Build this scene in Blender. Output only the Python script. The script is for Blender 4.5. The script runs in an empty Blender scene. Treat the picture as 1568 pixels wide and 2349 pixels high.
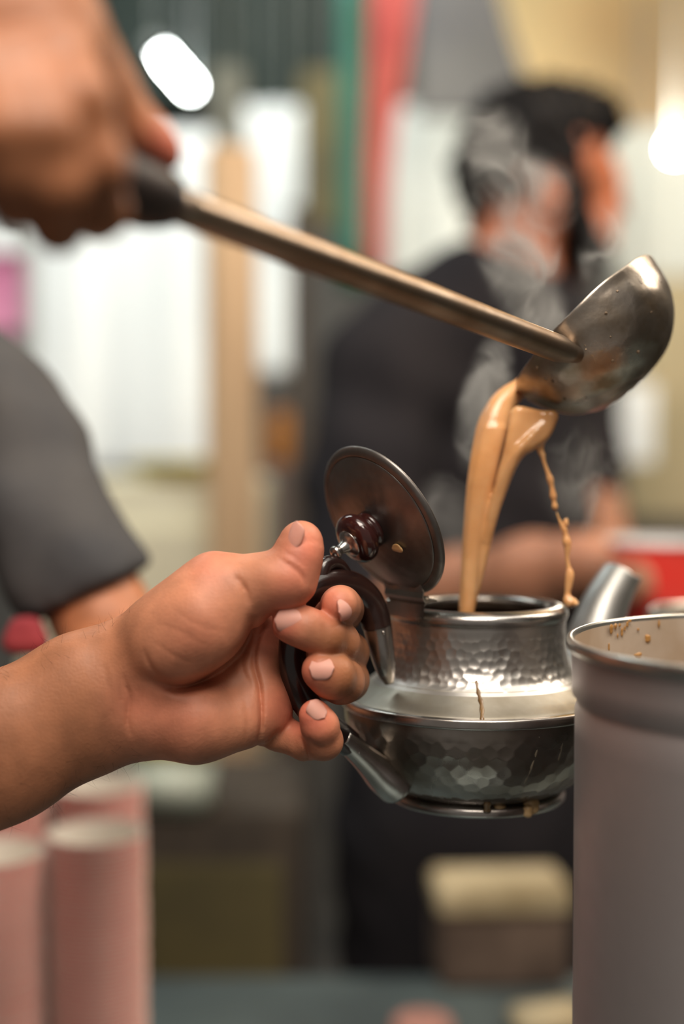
import bpy, bmesh, math, random
import numpy as np
from mathutils import Vector, Matrix
random.seed(7); rng = np.random.default_rng(7)
SC = bpy.context.scene
COL = SC.collection

# ------------------------------------------------------------------ camera
FPX = 2349 * 50 / 36.0
PITCH = math.radians(3.0)
CAMZ = 1.35
cam_d = bpy.data.cameras.new('camera'); cam = bpy.data.objects.new('camera', cam_d); COL.objects.link(cam)
cam_d.sensor_fit = 'VERTICAL'; cam_d.sensor_height = 36; cam_d.sensor_width = 24; cam_d.lens = 50
cam_d.clip_start = 0.01; cam_d.clip_end = 60
cam.location = (0, 0, CAMZ); cam.rotation_euler = (math.radians(90) - PITCH, 0, 0)
cam_d.dof.use_dof = True; cam_d.dof.focus_distance = 0.562; cam_d.dof.aperture_fstop = 2.5
cam_d.dof.aperture_blades = 0
SC.camera = cam
SC.view_settings.view_transform = 'Standard'; SC.view_settings.look = 'None'
SC.view_settings.gamma = 1.0; SC.view_settings.use_curve_mapping = False
SC.view_settings.exposure = 0.0
SC.cycles.use_denoising = True
SC.cycles.max_bounces = 6; SC.cycles.transparent_max_bounces = 8; SC.cycles.volume_bounces = 0; SC.cycles.diffuse_bounces = 3
SC.cycles.caustics_reflective = False; SC.cycles.caustics_refractive = False

# ------------------------------------------------------------------ world and lamps
W = bpy.data.worlds.new('world'); SC.world = W; W.use_nodes = True
W.node_tree.nodes['Background'].inputs[0].default_value = (1.0, 0.90, 0.80, 1)
W.node_tree.nodes['Background'].inputs[1].default_value = 0.20
def area(name, loc, target, size, power, color, size_y=None):
    l = bpy.data.lights.new(name, 'AREA'); l.energy = power; l.color = color
    l.shape = 'RECTANGLE' if size_y else 'SQUARE'; l.size = size
    if size_y: l.size_y = size_y
    o = bpy.data.objects.new(name, l); COL.objects.link(o); o.location = loc
    o.rotation_euler = (Vector(target) - Vector(loc)).to_track_quat('-Z', 'Y').to_euler()
    return o
def point(name, loc, power, color, r=0.04):
    l = bpy.data.lights.new(name, 'POINT'); l.energy = power; l.color = color; l.shadow_soft_size = r
    o = bpy.data.objects.new(name, l); COL.objects.link(o); o.location = loc
    return o
area('stall_lamp', (-0.02, -0.22, 2.40), (0.0, 0.6, 1.2), 0.75, 27, (1.0, 0.89, 0.77))
area('back_fill_light', (-0.9, 1.6, 2.6), (-0.6, 2.4, 1.2), 1.2, 14, (0.93, 1.0, 0.97), 0.2)  # added fill, out of view, lighting the post and background
area('awning_lamp', (1.2, 1.1, 2.4), (0.3, 1.3, 1.3), 0.7, 20, (1.0, 0.86, 0.70))
area('far_wall_light', (-0.3, 2.3, 2.7), (-0.7, 3.6, 1.5), 1.0, 16, (0.95, 1.0, 0.98), 0.3)  # added out of view to brighten the white sheets
area('far_right_light', (1.3, 2.6, 2.7), (1.2, 3.6, 1.6), 0.8, 12, (1.0, 0.95, 0.84), 0.3)  # added out of view to light the right background

area('counter_fill', (0.40, 0.50, 2.80), (-0.1, 0.9, 1.1), 1.30, 15, (1.0, 0.93, 0.82))  # added fill that brightens the cup stacks; no fitting stands here
point('awning_back_fill', (1.0, 2.40, 2.80), 58, (1.0, 0.90, 0.72))  # added above the canvas so that the awning glows through

# ------------------------------------------------------------------ pixel helpers
CT, ST = math.cos(PITCH), math.sin(PITCH)
RIGHT = Vector((1, 0, 0)); UP = Vector((0, ST, CT)); FWD = Vector((0, CT, -ST)); CAM = Vector((0, 0, CAMZ))
def P(px, py, D):
    return CAM + RIGHT * ((px - 784) / FPX * D) + UP * (-(py - 1174.5) / FPX * D) + FWD * D
def PY(px, py, Y):                       # on the vertical plane y = Y
    d = RIGHT * ((px - 784) / FPX) + UP * (-(py - 1174.5) / FPX) + FWD
    return CAM + d * (Y / d.y)
def PZ(px, py, Z):                       # on the horizontal plane z = Z
    d = RIGHT * ((px - 784) / FPX) + UP * (-(py - 1174.5) / FPX) + FWD
    return CAM + d * ((Z - CAMZ) / d.z)
def to_px(X, Y, Z):
    zz = Z - CAMZ
    D = Y * CT - zz * ST; u = Y * ST + zz * CT
    return 784 + FPX * X / D, 1174.5 - FPX * u / D, D

# ------------------------------------------------------------------ materials
MATS = {}
def mat(name, color, rough=0.5, metal=0.0, color2=None, scale=8.0, detail=4, bump=0.0, bscale=60.0, bdist=0.001,
        spec=0.5, sss=0.0, sss_r=(0.01, 0.004, 0.002), emit=None, emit_s=0.0, trans=0.0, coat=0.0, rough2=None,
        stretch=None, lo=0.35, hi=0.65, sheen=0.0, alpha=None):
    m = bpy.data.materials.new(name); m.use_nodes = True
    nt = m.node_tree; N = nt.nodes; L = nt.links; b = N['Principled BSDF']
    c4 = lambda c: (c[0], c[1], c[2], 1)
    b.inputs['Base Color'].default_value = c4(color); b.inputs['Roughness'].default_value = rough
    b.inputs['Metallic'].default_value = metal; b.inputs['Specular IOR Level'].default_value = spec
    b.inputs['Coat Weight'].default_value = coat; b.inputs['Transmission Weight'].default_value = trans
    b.inputs['Sheen Weight'].default_value = sheen
    if sss:
        b.inputs['Subsurface Weight'].default_value = sss; b.inputs['Subsurface Radius'].default_value = sss_r
        b.inputs['Subsurface Scale'].default_value = 1.0
    if emit is not None:
        b.inputs['Emission Color'].default_value = c4(emit); b.inputs['Emission Strength'].default_value = emit_s
    tc = N.new('ShaderNodeTexCoord'); src = tc.outputs['Object']
    if stretch:
        mp = N.new('ShaderNodeMapping'); mp.inputs['Scale'].default_value = stretch; L.new(src, mp.inputs[0]); src = mp.outputs[0]
    if color2 is not None:
        n = N.new('ShaderNodeTexNoise'); n.inputs['Scale'].default_value = scale; n.inputs['Detail'].default_value = detail
        L.new(src, n.inputs['Vector'])
        r = N.new('ShaderNodeValToRGB'); r.color_ramp.elements[0].position = lo; r.color_ramp.elements[1].position = hi
        r.color_ramp.elements[0].color = c4(color); r.color_ramp.elements[1].color = c4(color2)
        L.new(n.outputs['Fac'], r.inputs[0]); L.new(r.outputs[0], b.inputs['Base Color'])
        if rough2 is not None:
            mr = N.new('ShaderNodeMapRange'); mr.inputs[1].default_value = lo; mr.inputs[2].default_value = hi
            mr.inputs[3].default_value = rough; mr.inputs[4].default_value = rough2
            L.new(n.outputs['Fac'], mr.inputs[0]); L.new(mr.outputs[0], b.inputs['Roughness'])
    if bump:
        n2 = N.new('ShaderNodeTexNoise'); n2.inputs['Scale'].default_value = bscale; n2.inputs['Detail'].default_value = 5
        L.new(src, n2.inputs['Vector'])
        bp = N.new('ShaderNodeBump'); bp.inputs['Strength'].default_value = bump; bp.inputs['Distance'].default_value = bdist
        L.new(n2.outputs['Fac'], bp.inputs['Height']); L.new(bp.outputs[0], b.inputs['Normal'])
    MATS[name] = m
    return m

def skin_mat(name, dark, light, red, rough=0.50, sss=0.12):
    # colour attribute: R = how pale (palm) the skin is, G = how pink
    m = mat(name, dark, rough=rough, sss=sss, sss_r=(0.006, 0.0024, 0.0012), bump=0.3, bscale=800, bdist=0.0005, spec=0.42)
    nt = m.node_tree; N = nt.nodes; L = nt.links; b = N['Principled BSDF']
    at = N.new('ShaderNodeVertexColor'); at.layer_name = 'tone'
    sp = N.new('ShaderNodeSeparateColor'); L.new(at.outputs[0], sp.inputs[0])
    m1 = N.new('ShaderNodeMix'); m1.data_type = 'RGBA'
    m1.inputs[6].default_value = (*dark, 1); m1.inputs[7].default_value = (*light, 1); L.new(sp.outputs[0], m1.inputs[0])
    m2 = N.new('ShaderNodeMix'); m2.data_type = 'RGBA'; m2.inputs[7].default_value = (*red, 1)
    L.new(m1.outputs[2], m2.inputs[6]); L.new(sp.outputs[1], m2.inputs[0])
    tc = N.new('ShaderNodeTexCoord'); nz = N.new('ShaderNodeTexNoise'); nz.inputs['Scale'].default_value = 70; nz.inputs['Detail'].default_value = 6
    L.new(tc.outputs['Object'], nz.inputs['Vector'])
    mr = N.new('ShaderNodeMapRange'); mr.inputs[1].default_value = 0.3; mr.inputs[2].default_value = 0.7
    mr.inputs[3].default_value = 0.76; mr.inputs[4].default_value = 1.18; L.new(nz.outputs['Fac'], mr.inputs[0])
    m3 = N.new('ShaderNodeMix'); m3.data_type = 'RGBA'; m3.blend_type = 'MULTIPLY'; m3.inputs[0].default_value = 1
    L.new(m2.outputs[2], m3.inputs[6]); L.new(mr.outputs[0], m3.inputs[7]); L.new(m3.outputs[2], b.inputs['Base Color'])
    return m

# ------------------------------------------------------------------ object helpers
def tag(o, label=None, cat=None, group=None, kind=None):
    if label: o['label'] = label
    if cat: o['category'] = cat
    if group: o['group'] = group
    if kind: o['kind'] = kind
    return o
def link_mesh(name, me, m=None, parent=None, smooth=True):
    o = bpy.data.objects.new(name, me); COL.objects.link(o)
    if m is not None and not me.materials: me.materials.append(m)
    if smooth and len(me.polygons):
        me.polygons.foreach_set('use_smooth', np.ones(len(me.polygons), dtype=bool))
    if parent is not None: o.parent = parent
    return o
def empty(name, loc=(0, 0, 0)):
    o = bpy.data.objects.new(name, None); COL.objects.link(o); o.location = loc; o.empty_display_size = 0.02
    return o
def keep(o, parent):                       # parent without moving (world-space meshes)
    o.parent = parent; o.matrix_parent_inverse = Matrix.Translation(parent.location).inverted() if parent.rotation_euler.to_quaternion().angle < 1e-9 else parent.matrix_basis.inverted()
    return o
def mesh_np(name, V, F):
    me = bpy.data.meshes.new(name)
    me.from_pydata([tuple(v) for v in V], [], [tuple(f) for f in F]) if not isinstance(F, np.ndarray) else fast_mesh(me, V, F)
    me.update(); return me
def fast_mesh(me, V, F):
    nf, k = F.shape
    me.vertices.add(len(V)); me.vertices.foreach_set('co', np.ascontiguousarray(V, dtype=np.float32).ravel())
    me.loops.add(nf * k); me.loops.foreach_set('vertex_index', np.ascontiguousarray(F, dtype=np.int32).ravel())
    me.polygons.add(nf); me.polygons.foreach_set('loop_start', np.arange(0, nf * k, k, dtype=np.int32))
    me.update(calc_edges=True); me.validate()

def grid_faces(nu, nv, close_u=False):     # verts indexed [v*nu + u]
    F = []
    U = nu if close_u else nu - 1
    u = np.arange(U); v = np.arange(nv - 1)
    uu, vv = np.meshgrid(u, v); uu = uu.ravel(); vv = vv.ravel(); u2 = (uu + 1) % nu
    return np.stack([vv * nu + uu, vv * nu + u2, (vv + 1) * nu + u2, (vv + 1) * nu + uu], 1)

def resample(pts, step):
    out = [pts[0]]
    for a, b in zip(pts[:-1], pts[1:]):
        n = max(1, int(math.ceil(math.dist(a, b) / step)))
        for i in range(1, n + 1):
            out.append(tuple(a[k] + (b[k] - a[k]) * i / n for k in range(len(a))))
    return out
def spline(pts, n):                        # Catmull-Rom through tuples of any length
    pts = [np.array(p, float) for p in pts]; P_ = [2 * pts[0] - pts[1]] + pts + [2 * pts[-1] - pts[-2]]
    out = []
    for i in range(1, len(P_) - 2):
        for k in range(n):
            t = k / n; p0, p1, p2, p3 = P_[i - 1:i + 3]
            out.append(0.5 * ((2 * p1) + (-p0 + p2) * t + (2 * p0 - 5 * p1 + 4 * p2 - p3) * t * t + (-p0 + 3 * p1 - 3 * p2 + p3) * t ** 3))
    out.append(pts[-1]); return out

def lathe(name, prof, m, parent=None, seg=64, smooth=True, jig=None):
    prof = np.array(prof, float); th = np.linspace(0, 2 * math.pi, seg, endpoint=False)
    nv = len(prof)
    R = prof[:, 0][:, None] * np.ones(seg); Z = prof[:, 1][:, None] * np.ones(seg)
    T = th[None, :] * np.ones((nv, 1))
    if jig is not None: R, Z = jig(R, Z, T)
    V = np.stack([R * np.cos(T), R * np.sin(T), Z], -1).reshape(-1, 3)
    me = mesh_np(name, V, grid_faces(seg, nv, True))
    return link_mesh(name, me, m, parent, smooth)

def sweep(name, path, radii, m, parent=None, seg=20, cap=True, flat=None, smooth=True):
    """tube along path (Vectors); radii scalars; flat = (dir, factor) squashes the section along dir"""
    path = [Vector(p) for p in path]; n = len(path); V = []
    prev = None
    for i in range(n):
        t = (path[min(i + 1, n - 1)] - path[max(i - 1, 0)]).normalized()
        if prev is None:
            a = t.cross(Vector((0, 0, 1)));
            if a.length < 0.2: a = t.cross(Vector((0, 1, 0)))
            a.normalize()
        else:
            a = (prev - t * prev.dot(t)).normalized()
        prev = a; b = t.cross(a)
        for k in range(seg):
            w = 2 * math.pi * k / seg; o = (a * math.cos(w) + b * math.sin(w)) * radii[i]
            if flat: o = o - flat[0] * (o.dot(flat[0]) * (1 - flat[1]))
            V.append(path[i] + o)
    F = [tuple(f) for f in grid_faces(seg, n, True)]
    if cap:
        F.append(tuple(reversed(range(seg)))); F.append(tuple((n - 1) * seg + k for k in range(seg)))
    me = mesh_np(name, V, F); return link_mesh(name, me, m, parent, smooth)

def box_mesh(name, sx, sy, sz, bevel=0.0, seg=2):
    bm = bmesh.new(); bmesh.ops.create_cube(bm, size=1)
    for v in bm.verts: v.co = Vector((v.co.x * sx, v.co.y * sy, v.co.z * sz))
    if bevel: bmesh.ops.bevel(bm, geom=bm.edges[:], offset=bevel, segments=seg, affect='EDGES')
    me = bpy.data.meshes.new(name); bm.to_mesh(me); bm.free(); return me
def box(name, c, s, m, parent=None, bevel=0.0, rz=0.0, smooth=False):
    o = link_mesh(name, box_mesh(name, *s, bevel), m, parent, smooth); o.location = c; o.rotation_euler = (0, 0, rz); return o

# ------------------------------------------------------------------ signed-distance modelling
def smin(a, b, k):
    if k <= 0: return np.minimum(a, b)
    h = np.clip(0.5 + 0.5 * (b - a) / k, 0, 1)
    return b + (a - b) * h - k * h * (1 - h)
class SDF:
    def __init__(s, lo, hi, h):
        s.lo = np.array(lo, np.float32); s.h = h
        s.n = [int(math.ceil((hi[i] - lo[i]) / h)) + 1 for i in range(3)]
        s.ax = [(lo[i] + h * np.arange(s.n[i])).astype(np.float32) for i in range(3)]
        s.d = np.full(s.n, 1.0, np.float32)
    def sl(s, lo, hi):
        r = []
        for i in range(3):
            a = int(np.clip(math.floor((lo[i] - s.lo[i]) / s.h), 0, s.n[i])); b = int(np.clip(math.ceil((hi[i] - s.lo[i]) / s.h) + 1, 0, s.n[i]))
            r.append(slice(a, b))
        return tuple(r)
    def xyz(s, sl):
        return np.meshgrid(s.ax[0][sl[0]], s.ax[1][sl[1]], s.ax[2][sl[2]], indexing='ij', sparse=True)
    def chain(s, pts, k_in=0.003, k=0.004, flat=None, cut=False, noise=None):
        """pts: list of (Vector, radius); flat = (unit dir, factor)"""
        R = max(p[1] for p in pts); pad = R + k * 1.5 + 0.004
        lo = [min(p[0][i] for p in pts) - pad for i in range(3)]; hi = [max(p[0][i] for p in pts) + pad for i in range(3)]
        sl = s.sl(lo, hi)
        if any(q.stop - q.start <= 0 for q in sl): return
        X, Y, Z = s.xyz(sl); dd = None
        segs = list(zip(pts[:-1], pts[1:])) if len(pts) > 1 else [(pts[0], pts[0])]
        for (a, ra), (b, rb) in segs:
            ba = np.array(b - a, np.float64); 
            px, py, pz = X - a[0], Y - a[1], Z - a[2]
            if flat is not None:
                f = np.array(flat[0]); g = 1.0 / flat[1] - 1.0
                q = px * f[0] + py * f[1] + pz * f[2]
                px, py, pz = px + f[0] * q * g, py + f[1] * q * g, pz + f[2] * q * g
                ba = ba + f * (ba @ f) * g
            L2 = float(ba @ ba)
            t = np.clip((px * ba[0] + py * ba[1] + pz * ba[2]) / L2, 0, 1) if L2 > 1e-12 else 0.0
            d = np.sqrt((px - ba[0] * t) ** 2 + (py - ba[1] * t) ** 2 + (pz - ba[2] * t) ** 2) - (ra + (rb - ra) * t)
            if flat is not None: d = d * min(1.0, flat[1] ** 0.5)
            dd = d if dd is None else smin(dd, d, k_in)
        if noise is not None: dd = dd + noise(X, Y, Z)
        cur = s.d[sl]
        s.d[sl] = (-smin(-cur, dd, k) if cut else smin(cur, dd, k)).astype(np.float32)
    def fine_pts(s):
        return np.meshgrid(*s.ax, indexing='ij', sparse=True)
    def mesh(s):
        d = s.d; nx, ny, nz = d.shape; ins = d < 0
        c8 = np.zeros((nx - 1, ny - 1, nz - 1), np.int8)
        offs = [(i, j, k) for i in (0, 1) for j in (0, 1) for k in (0, 1)]
        for (i, j, k) in offs: c8 += ins[i:nx - 1 + i, j:ny - 1 + j, k:nz - 1 + k]
        idx = np.argwhere((c8 > 0) & (c8 < 8))
        vals = np.stack([d[idx[:, 0] + i, idx[:, 1] + j, idx[:, 2] + k] for (i, j, k) in offs], 1)
        acc = np.zeros((len(idx), 3)); cnt = np.zeros(len(idx)); of = np.array(offs, float)
        for a in range(8):
            for b in range(a + 1, 8):
                if abs(of[a] - of[b]).sum() != 1: continue
                va, vb = vals[:, a], vals[:, b]; mk = (va < 0) != (vb < 0)
                t = va[mk] / (va[mk] - vb[mk]); acc[mk] += of[a] + t[:, None] * (of[b] - of[a]); cnt[mk] += 1
        V = (idx + acc / cnt[:, None]) * s.h + s.lo
        vid = np.full((nx - 1, ny - 1, nz - 1), -1, np.int32); vid[idx[:, 0], idx[:, 1], idx[:, 2]] = np.arange(len(idx))
        Fs = []
        for ax in range(3):
            sa = [slice(None)] * 3; sb = [slice(None)] * 3; sa[ax] = slice(0, -1); sb[ax] = slice(1, None)
            ch = ins[tuple(sa)] != ins[tuple(sb)]
            e = np.argwhere(ch); o1, o2 = [(1, 2), (2, 0), (0, 1)][ax]
            ok = (e[:, o1] > 0) & (e[:, o2] > 0) & (e[:, o1] < d.shape[o1] - 1) & (e[:, o2] < d.shape[o2] - 1)
            e = e[ok]; fl = ins[e[:, 0], e[:, 1], e[:, 2]]
            q = []
            for (u, v) in ((-1, -1), (0, -1), (0, 0), (-1, 0)):
                c = e.copy(); c[:, o1] += u; c[:, o2] += v; q.append(vid[c[:, 0], c[:, 1], c[:, 2]])
            q = np.stack(q, 1); q[~fl] = q[~fl][:, ::-1]; Fs.append(q)
        return V, np.concatenate(Fs)
def px_chain(pts):                         # (px, py, D, radius in px) -> (Vector, metres)
    return [(P(a, b, D), r * D / FPX) for (a, b, D, r) in pts]
def dist_poly(U, V, pts):
    best = None
    for (a, b) in zip(pts[:-1], pts[1:]):
        bx, by = b[0] - a[0], b[1] - a[1]; t = np.clip(((U - a[0]) * bx + (V - a[1]) * by) / (bx * bx + by * by + 1e-9), 0, 1)
        d = (U - a[0] - bx * t) ** 2 + (V - a[1] - by * t) ** 2
        best = d if best is None else np.minimum(best, d)
    return np.sqrt(best)
def dist_poly_s(U, V, pts):                # distance and position 0..1 along the line
    best = None; par = None; n = len(pts) - 1
    for i, (a, b) in enumerate(zip(pts[:-1], pts[1:])):
        bx, by = b[0] - a[0], b[1] - a[1]; t = np.clip(((U - a[0]) * bx + (V - a[1]) * by) / (bx * bx + by * by + 1e-9), 0, 1)
        d = (U - a[0] - bx * t) ** 2 + (V - a[1] - by * t) ** 2
        if best is None: best, par = d, (i + t) / n
        else: m = d < best; par = np.where(m, (i + t) / n, par); best = np.where(m, d, best)
    return np.sqrt(best), par
def smooth_mesh(V, F, it=2, lam=0.5):
    V = V.copy(); n = len(V)
    E = np.concatenate([F[:, [0, 1]], F[:, [1, 2]], F[:, [2, 3]], F[:, [3, 0]]]); E = np.concatenate([E, E[:, ::-1]])
    cnt = np.bincount(E[:, 0], minlength=n)[:, None].clip(1)
    for _ in range(it):
        A = np.stack([np.bincount(E[:, 0], V[E[:, 1], k], minlength=n) for k in range(3)], 1) / cnt
        V += lam * (A - V)
    return V
def set_tone(me, pale, pink):
    at = me.color_attributes.new('tone', 'FLOAT_COLOR', 'POINT'); n = len(me.vertices)
    A = np.zeros((n, 4), np.float32); A[:, 0] = np.clip(pale, 0, 1); A[:, 1] = np.clip(pink, 0, 1); A[:, 3] = 1
    at.data.foreach_set('color', A.ravel())

# ================================================================== MATERIALS IN USE
M_alu = mat('hammered_aluminium', (0.48, 0.46, 0.435), rough=0.34, metal=1.0, color2=(0.34, 0.31, 0.28), scale=45, rough2=0.44, lo=0.42, hi=0.75)
M_dull = mat('tea_filmed_dimmed_aluminium', (0.34, 0.32, 0.275), rough=0.46, metal=1.0, color2=(0.25, 0.225, 0.18), scale=55, rough2=0.56, bump=0.3, bscale=90, bdist=0.0006)  # olive tea film, its colour also darkened to tame the shoulder highlight
M_alu_lo = mat('tarnished_aluminium', (0.36, 0.33, 0.30), rough=0.26, metal=1.0, color2=(0.18, 0.15, 0.12), scale=38, rough2=0.34, lo=0.38, hi=0.7)
M_alu_s = mat('smooth_aluminium', (0.46, 0.44, 0.42), rough=0.27, metal=1.0, color2=(0.34, 0.31, 0.28), scale=60, bump=0.2, bscale=300, bdist=0.0003)
M_lid = mat('dull_aluminium_lid', (0.27, 0.255, 0.24), rough=0.36, metal=1.0, color2=(0.15, 0.135, 0.125), scale=40, rough2=0.5, lo=0.4, hi=0.65)
M_inner = mat('tea_stained_inside', (0.16, 0.12, 0.09), rough=0.45, metal=0.7, color2=(0.08, 0.05, 0.035), scale=40)
M_wood = mat('dark_polished_wood', (0.012, 0.006, 0.006), rough=0.26, color2=(0.030, 0.012, 0.009), scale=30, stretch=(1, 1, 4), coat=0.35, spec=0.5)
M_knob = mat('red_brown_knob_wood', (0.020, 0.006, 0.006), rough=0.18, color2=(0.045, 0.010, 0.008), scale=50, coat=0.6)
M_steel = mat('worn_steel', (0.50, 0.44, 0.38), rough=0.27, metal=1.0, color2=(0.20, 0.15, 0.10), scale=55, detail=7, rough2=0.40, bump=0.4, bscale=160, bdist=0.0007, lo=0.38, hi=0.66)
M_shaft = mat('worn_steel_shaft', (0.33, 0.26, 0.20), rough=0.34, metal=1.0, color2=(0.22, 0.155, 0.105), scale=40, rough2=0.42, bump=0.25, bscale=200, bdist=0.0004)
M_tea = mat('milk_tea', (0.66, 0.32, 0.125), rough=0.16, sss=0.25, sss_r=(0.006, 0.003, 0.0015), spec=0.5, color2=(0.74, 0.40, 0.18), scale=60, bump=0.45, bscale=190, bdist=0.0007)
M_drip = mat('dried_tea', (0.62, 0.36, 0.14), rough=0.3, color2=(0.70, 0.48, 0.25), scale=90)
M_drip_b = mat('brown_tea_streak', (0.13, 0.068, 0.022), rough=0.4, color2=(0.20, 0.11, 0.035), scale=60, coat=0.4)
M_can = mat('brushed_canister_metal', (0.62, 0.58, 0.58), rough=0.46, metal=0.9, color2=(0.46, 0.42, 0.42), scale=14, rough2=0.56, bump=0.15, bscale=200, bdist=0.0003)
M_canrim = mat('bright_canister_rim', (0.66, 0.66, 0.62), rough=0.28, metal=1.0, color2=(0.5, 0.5, 0.47), scale=30)
M_canin = mat('canister_inside', (0.62, 0.52, 0.42), rough=0.5, metal=0.55, color2=(0.50, 0.38, 0.27), scale=35)
M_splat = mat('dry_tea_splash', (0.30, 0.14, 0.03), rough=0.4, color2=(0.42, 0.22, 0.07), scale=100)
M_skin = skin_mat('warm_brown_skin', (0.345, 0.135, 0.060), (0.62, 0.265, 0.150), (0.70, 0.185, 0.120))
M_skin2 = skin_mat('red_lit_brown_skin', (0.42, 0.150, 0.060), (0.40, 0.185, 0.11), (0.66, 0.19, 0.09))  # reddish light put into the skin colour as extra orange
M_nail = mat('fingernail', (0.68, 0.31, 0.24), rough=0.52, spec=0.3, color2=(0.72, 0.36, 0.29), scale=100, sss=0.15, sss_r=(0.004, 0.002, 0.001), coat=0.0)

# ================================================================== TEAPOT
Y0 = 0.62
T0 = PY(1092, 1826, Y0)
RS = Y0 / FPX
AZ = math.radians(37)
HV = Vector((-math.cos(AZ), -math.sin(AZ), 0)); HT = Vector((math.sin(AZ), -math.cos(AZ), 0))
def zl(py): return PY(1092, py, Y0).z - T0.z
def HP(px, py):                              # a point in the plane of the handle, local to the pot
    a, b = -0.13, 0.14
    for _ in range(50):
        r = (a + b) / 2; q = PY(px, py, Y0 + HV.y * r)
        if q.x < T0.x + HV.x * r: a = r
        else: b = r
    return HV * r + Vector((0, 0, q.z - T0.z))
teapot = empty('teapot', T0)
tag(teapot, 'small hammered aluminium teapot with dark wooden handle and raised lid, held in a hand', 'teapot')

def pr(l): return [(r * RS, zl(y)) for r, y in l]
def sm_prof(l, step=0.0006, n=10):
    return resample([tuple(p) for p in spline(pr(l), n)], step)
def dimples(cell, depth, zmin, zmax, fade=0.003, seed=3):
    r0 = np.random.default_rng(seed); jx = r0.uniform(-.28, .28, (400, 400)); jy = r0.uniform(-.28, .28, (400, 400)); dp = r0.uniform(.55, 1.25, (400, 400))
    def f(R, Z, T):
        s = np.concatenate([[0], np.cumsum(np.hypot(np.diff(R[:, 0]), np.diff(Z[:, 0])))])[:, None]
        rm = 0.045; nth = int(round(2 * math.pi * rm / cell)); u = T / (2 * math.pi) * nth; v = s / (cell * 0.87) + 0 * T
        iv = np.floor(v).astype(int); best = np.full(R.shape, 9.0); bd = np.zeros(R.shape)
        for dv in (-1, 0, 1):
            row = iv + dv; off = (row % 2) * 0.5; iu = np.floor(u - off).astype(int)
            for du in (-1, 0, 1, 2):
                c = iu + du; ci = c % nth; ri = row % 400
                d = np.hypot((u - (c + off + 0.5 + jx[ri, ci % 400])) * R / rm, (v - (row + 0.5 + jy[ri, ci % 400])) * 0.87)
                mk = d < best; best = np.where(mk, d, best); bd = np.where(mk, dp[ri, ci % 400], bd)
        w = np.clip((Z - zmin) / fade, 0, 1) * np.clip((zmax - Z) / fade, 0, 1)
        hgt = -depth * bd * (1 - np.minimum(best, 0.75) ** 2 / 0.36) * w
        tr = np.gradient(R[:, 0]); tz = np.gradient(Z[:, 0]); L_ = np.hypot(tr, tz) + 1e-9
        nr = (tz / L_)[:, None]; nz_ = (-tr / L_)[:, None]
        return R + hgt * nr, Z + hgt * nz_
    return f
# lower bowl
lathe('lower_bowl', sm_prof([(190, 1801), (206, 1793), (235, 1773), (262, 1746), (283, 1713), (296, 1676), (303, 1642), (305, 1612)]), M_alu_lo, teapot, 560,
      jig=dimples(0.0054, 0.00018, zl(1790), zl(1628)))
lathe('foot_ring', resample(pr([(10, 1815), (186, 1816), (190, 1826), (199, 1826), (204, 1821), (205, 1812), (202, 1806), (195, 1802), (186, 1800)]), 0.0008), M_alu_s, teapot, 160)
lathe('belt', resample(pr([(303, 1615), (309, 1614), (312, 1611), (312.5, 1604), (312, 1595), (309, 1592), (300, 1590)]), 0.0008), M_alu_s, teapot, 200)
lathe('shoulder', sm_prof([(304, 1592), (296, 1586), (270, 1573), (242, 1555), (233, 1546.5)]), M_dull, teapot, 300)
lathe('upper_body', sm_prof([(242, 1555), (233, 1546.5), (222, 1534), (210, 1508), (204, 1480), (202, 1448), (202, 1417)]), M_alu, teapot, 560,
      jig=dimples(0.0045, 0.00030, zl(1549), zl(1424), 0.003, 5))
lathe('rim', sm_prof([(201, 1418), (204, 1417.5), (204.5, 1415), (208, 1404), (205, 1393), (196, 1386), (182, 1382.5), (169, 1384), (161, 1390), (159, 1399), (166, 1410)], 0.0006, 6), M_alu_s, teapot, 220)
lathe('inside_wall', sm_prof([(160, 1396), (190, 1425), (198, 1480), (206, 1515), (236, 1560), (292, 1595), (298, 1650), (255, 1745), (190, 1795), (5, 1797)], 0.003, 6), M_inner, teapot, 80)

# spout, opposite the handle
sp = [HP(1300, 1668), HP(1345, 1590), HP(1362, 1500), HP(1380, 1430), HP(1396, 1385), HP(1416, 1350)]
def pot_pt(r, py, side=-1): return HV * (r * side) + Vector((0, 0, zl(py)))
spp = spline([tuple(pot_pt(0.045, 1690)) + (0.021,), tuple(pot_pt(0.060, 1640)) + (0.0185,), tuple(pot_pt(0.070, 1560)) + (0.0150,), tuple(pot_pt(0.0760, 1480)) + (0.0125,),
              tuple(pot_pt(0.0815, 1420)) + (0.0110,), tuple(pot_pt(0.0875, 1376)) + (0.0100,), tuple(pot_pt(0.0930, 1346)) + (0.0094,)], 8)
def tube_open(name, pts, m, parent, seg=32, thick=0.0012, tipcut=None):
    n = len(pts); V = []
    for lay in (0, 1):
        prev = None
        for i in range(n):
            p = Vector(pts[i][:3]); t = (Vector(pts[min(i + 1, n - 1)][:3]) - Vector(pts[max(i - 1, 0)][:3])).normalized()
            if tipcut is not None and i == n - 1: t = tipcut
            a = HT - t * HT.dot(t); a.normalize(); b = t.cross(a); r = pts[i][3] - lay * thick
            for k in range(seg): V.append(p + (a * math.cos(2 * math.pi * k / seg) + b * math.sin(2 * math.pi * k / seg)) * r)
    F = [tuple(f) for f in grid_faces(seg, n, True)]; F += [tuple(reversed([q + n * seg for q in f])) for f in grid_faces(seg, n, True)]
    for k in range(seg):
        k2 = (k + 1) % seg; a = (n - 1) * seg
        F.append((a + k, a + k2, n * seg + a + k2, n * seg + a + k))
    return link_mesh(name, mesh_np(name, V, F), m, parent)
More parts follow.
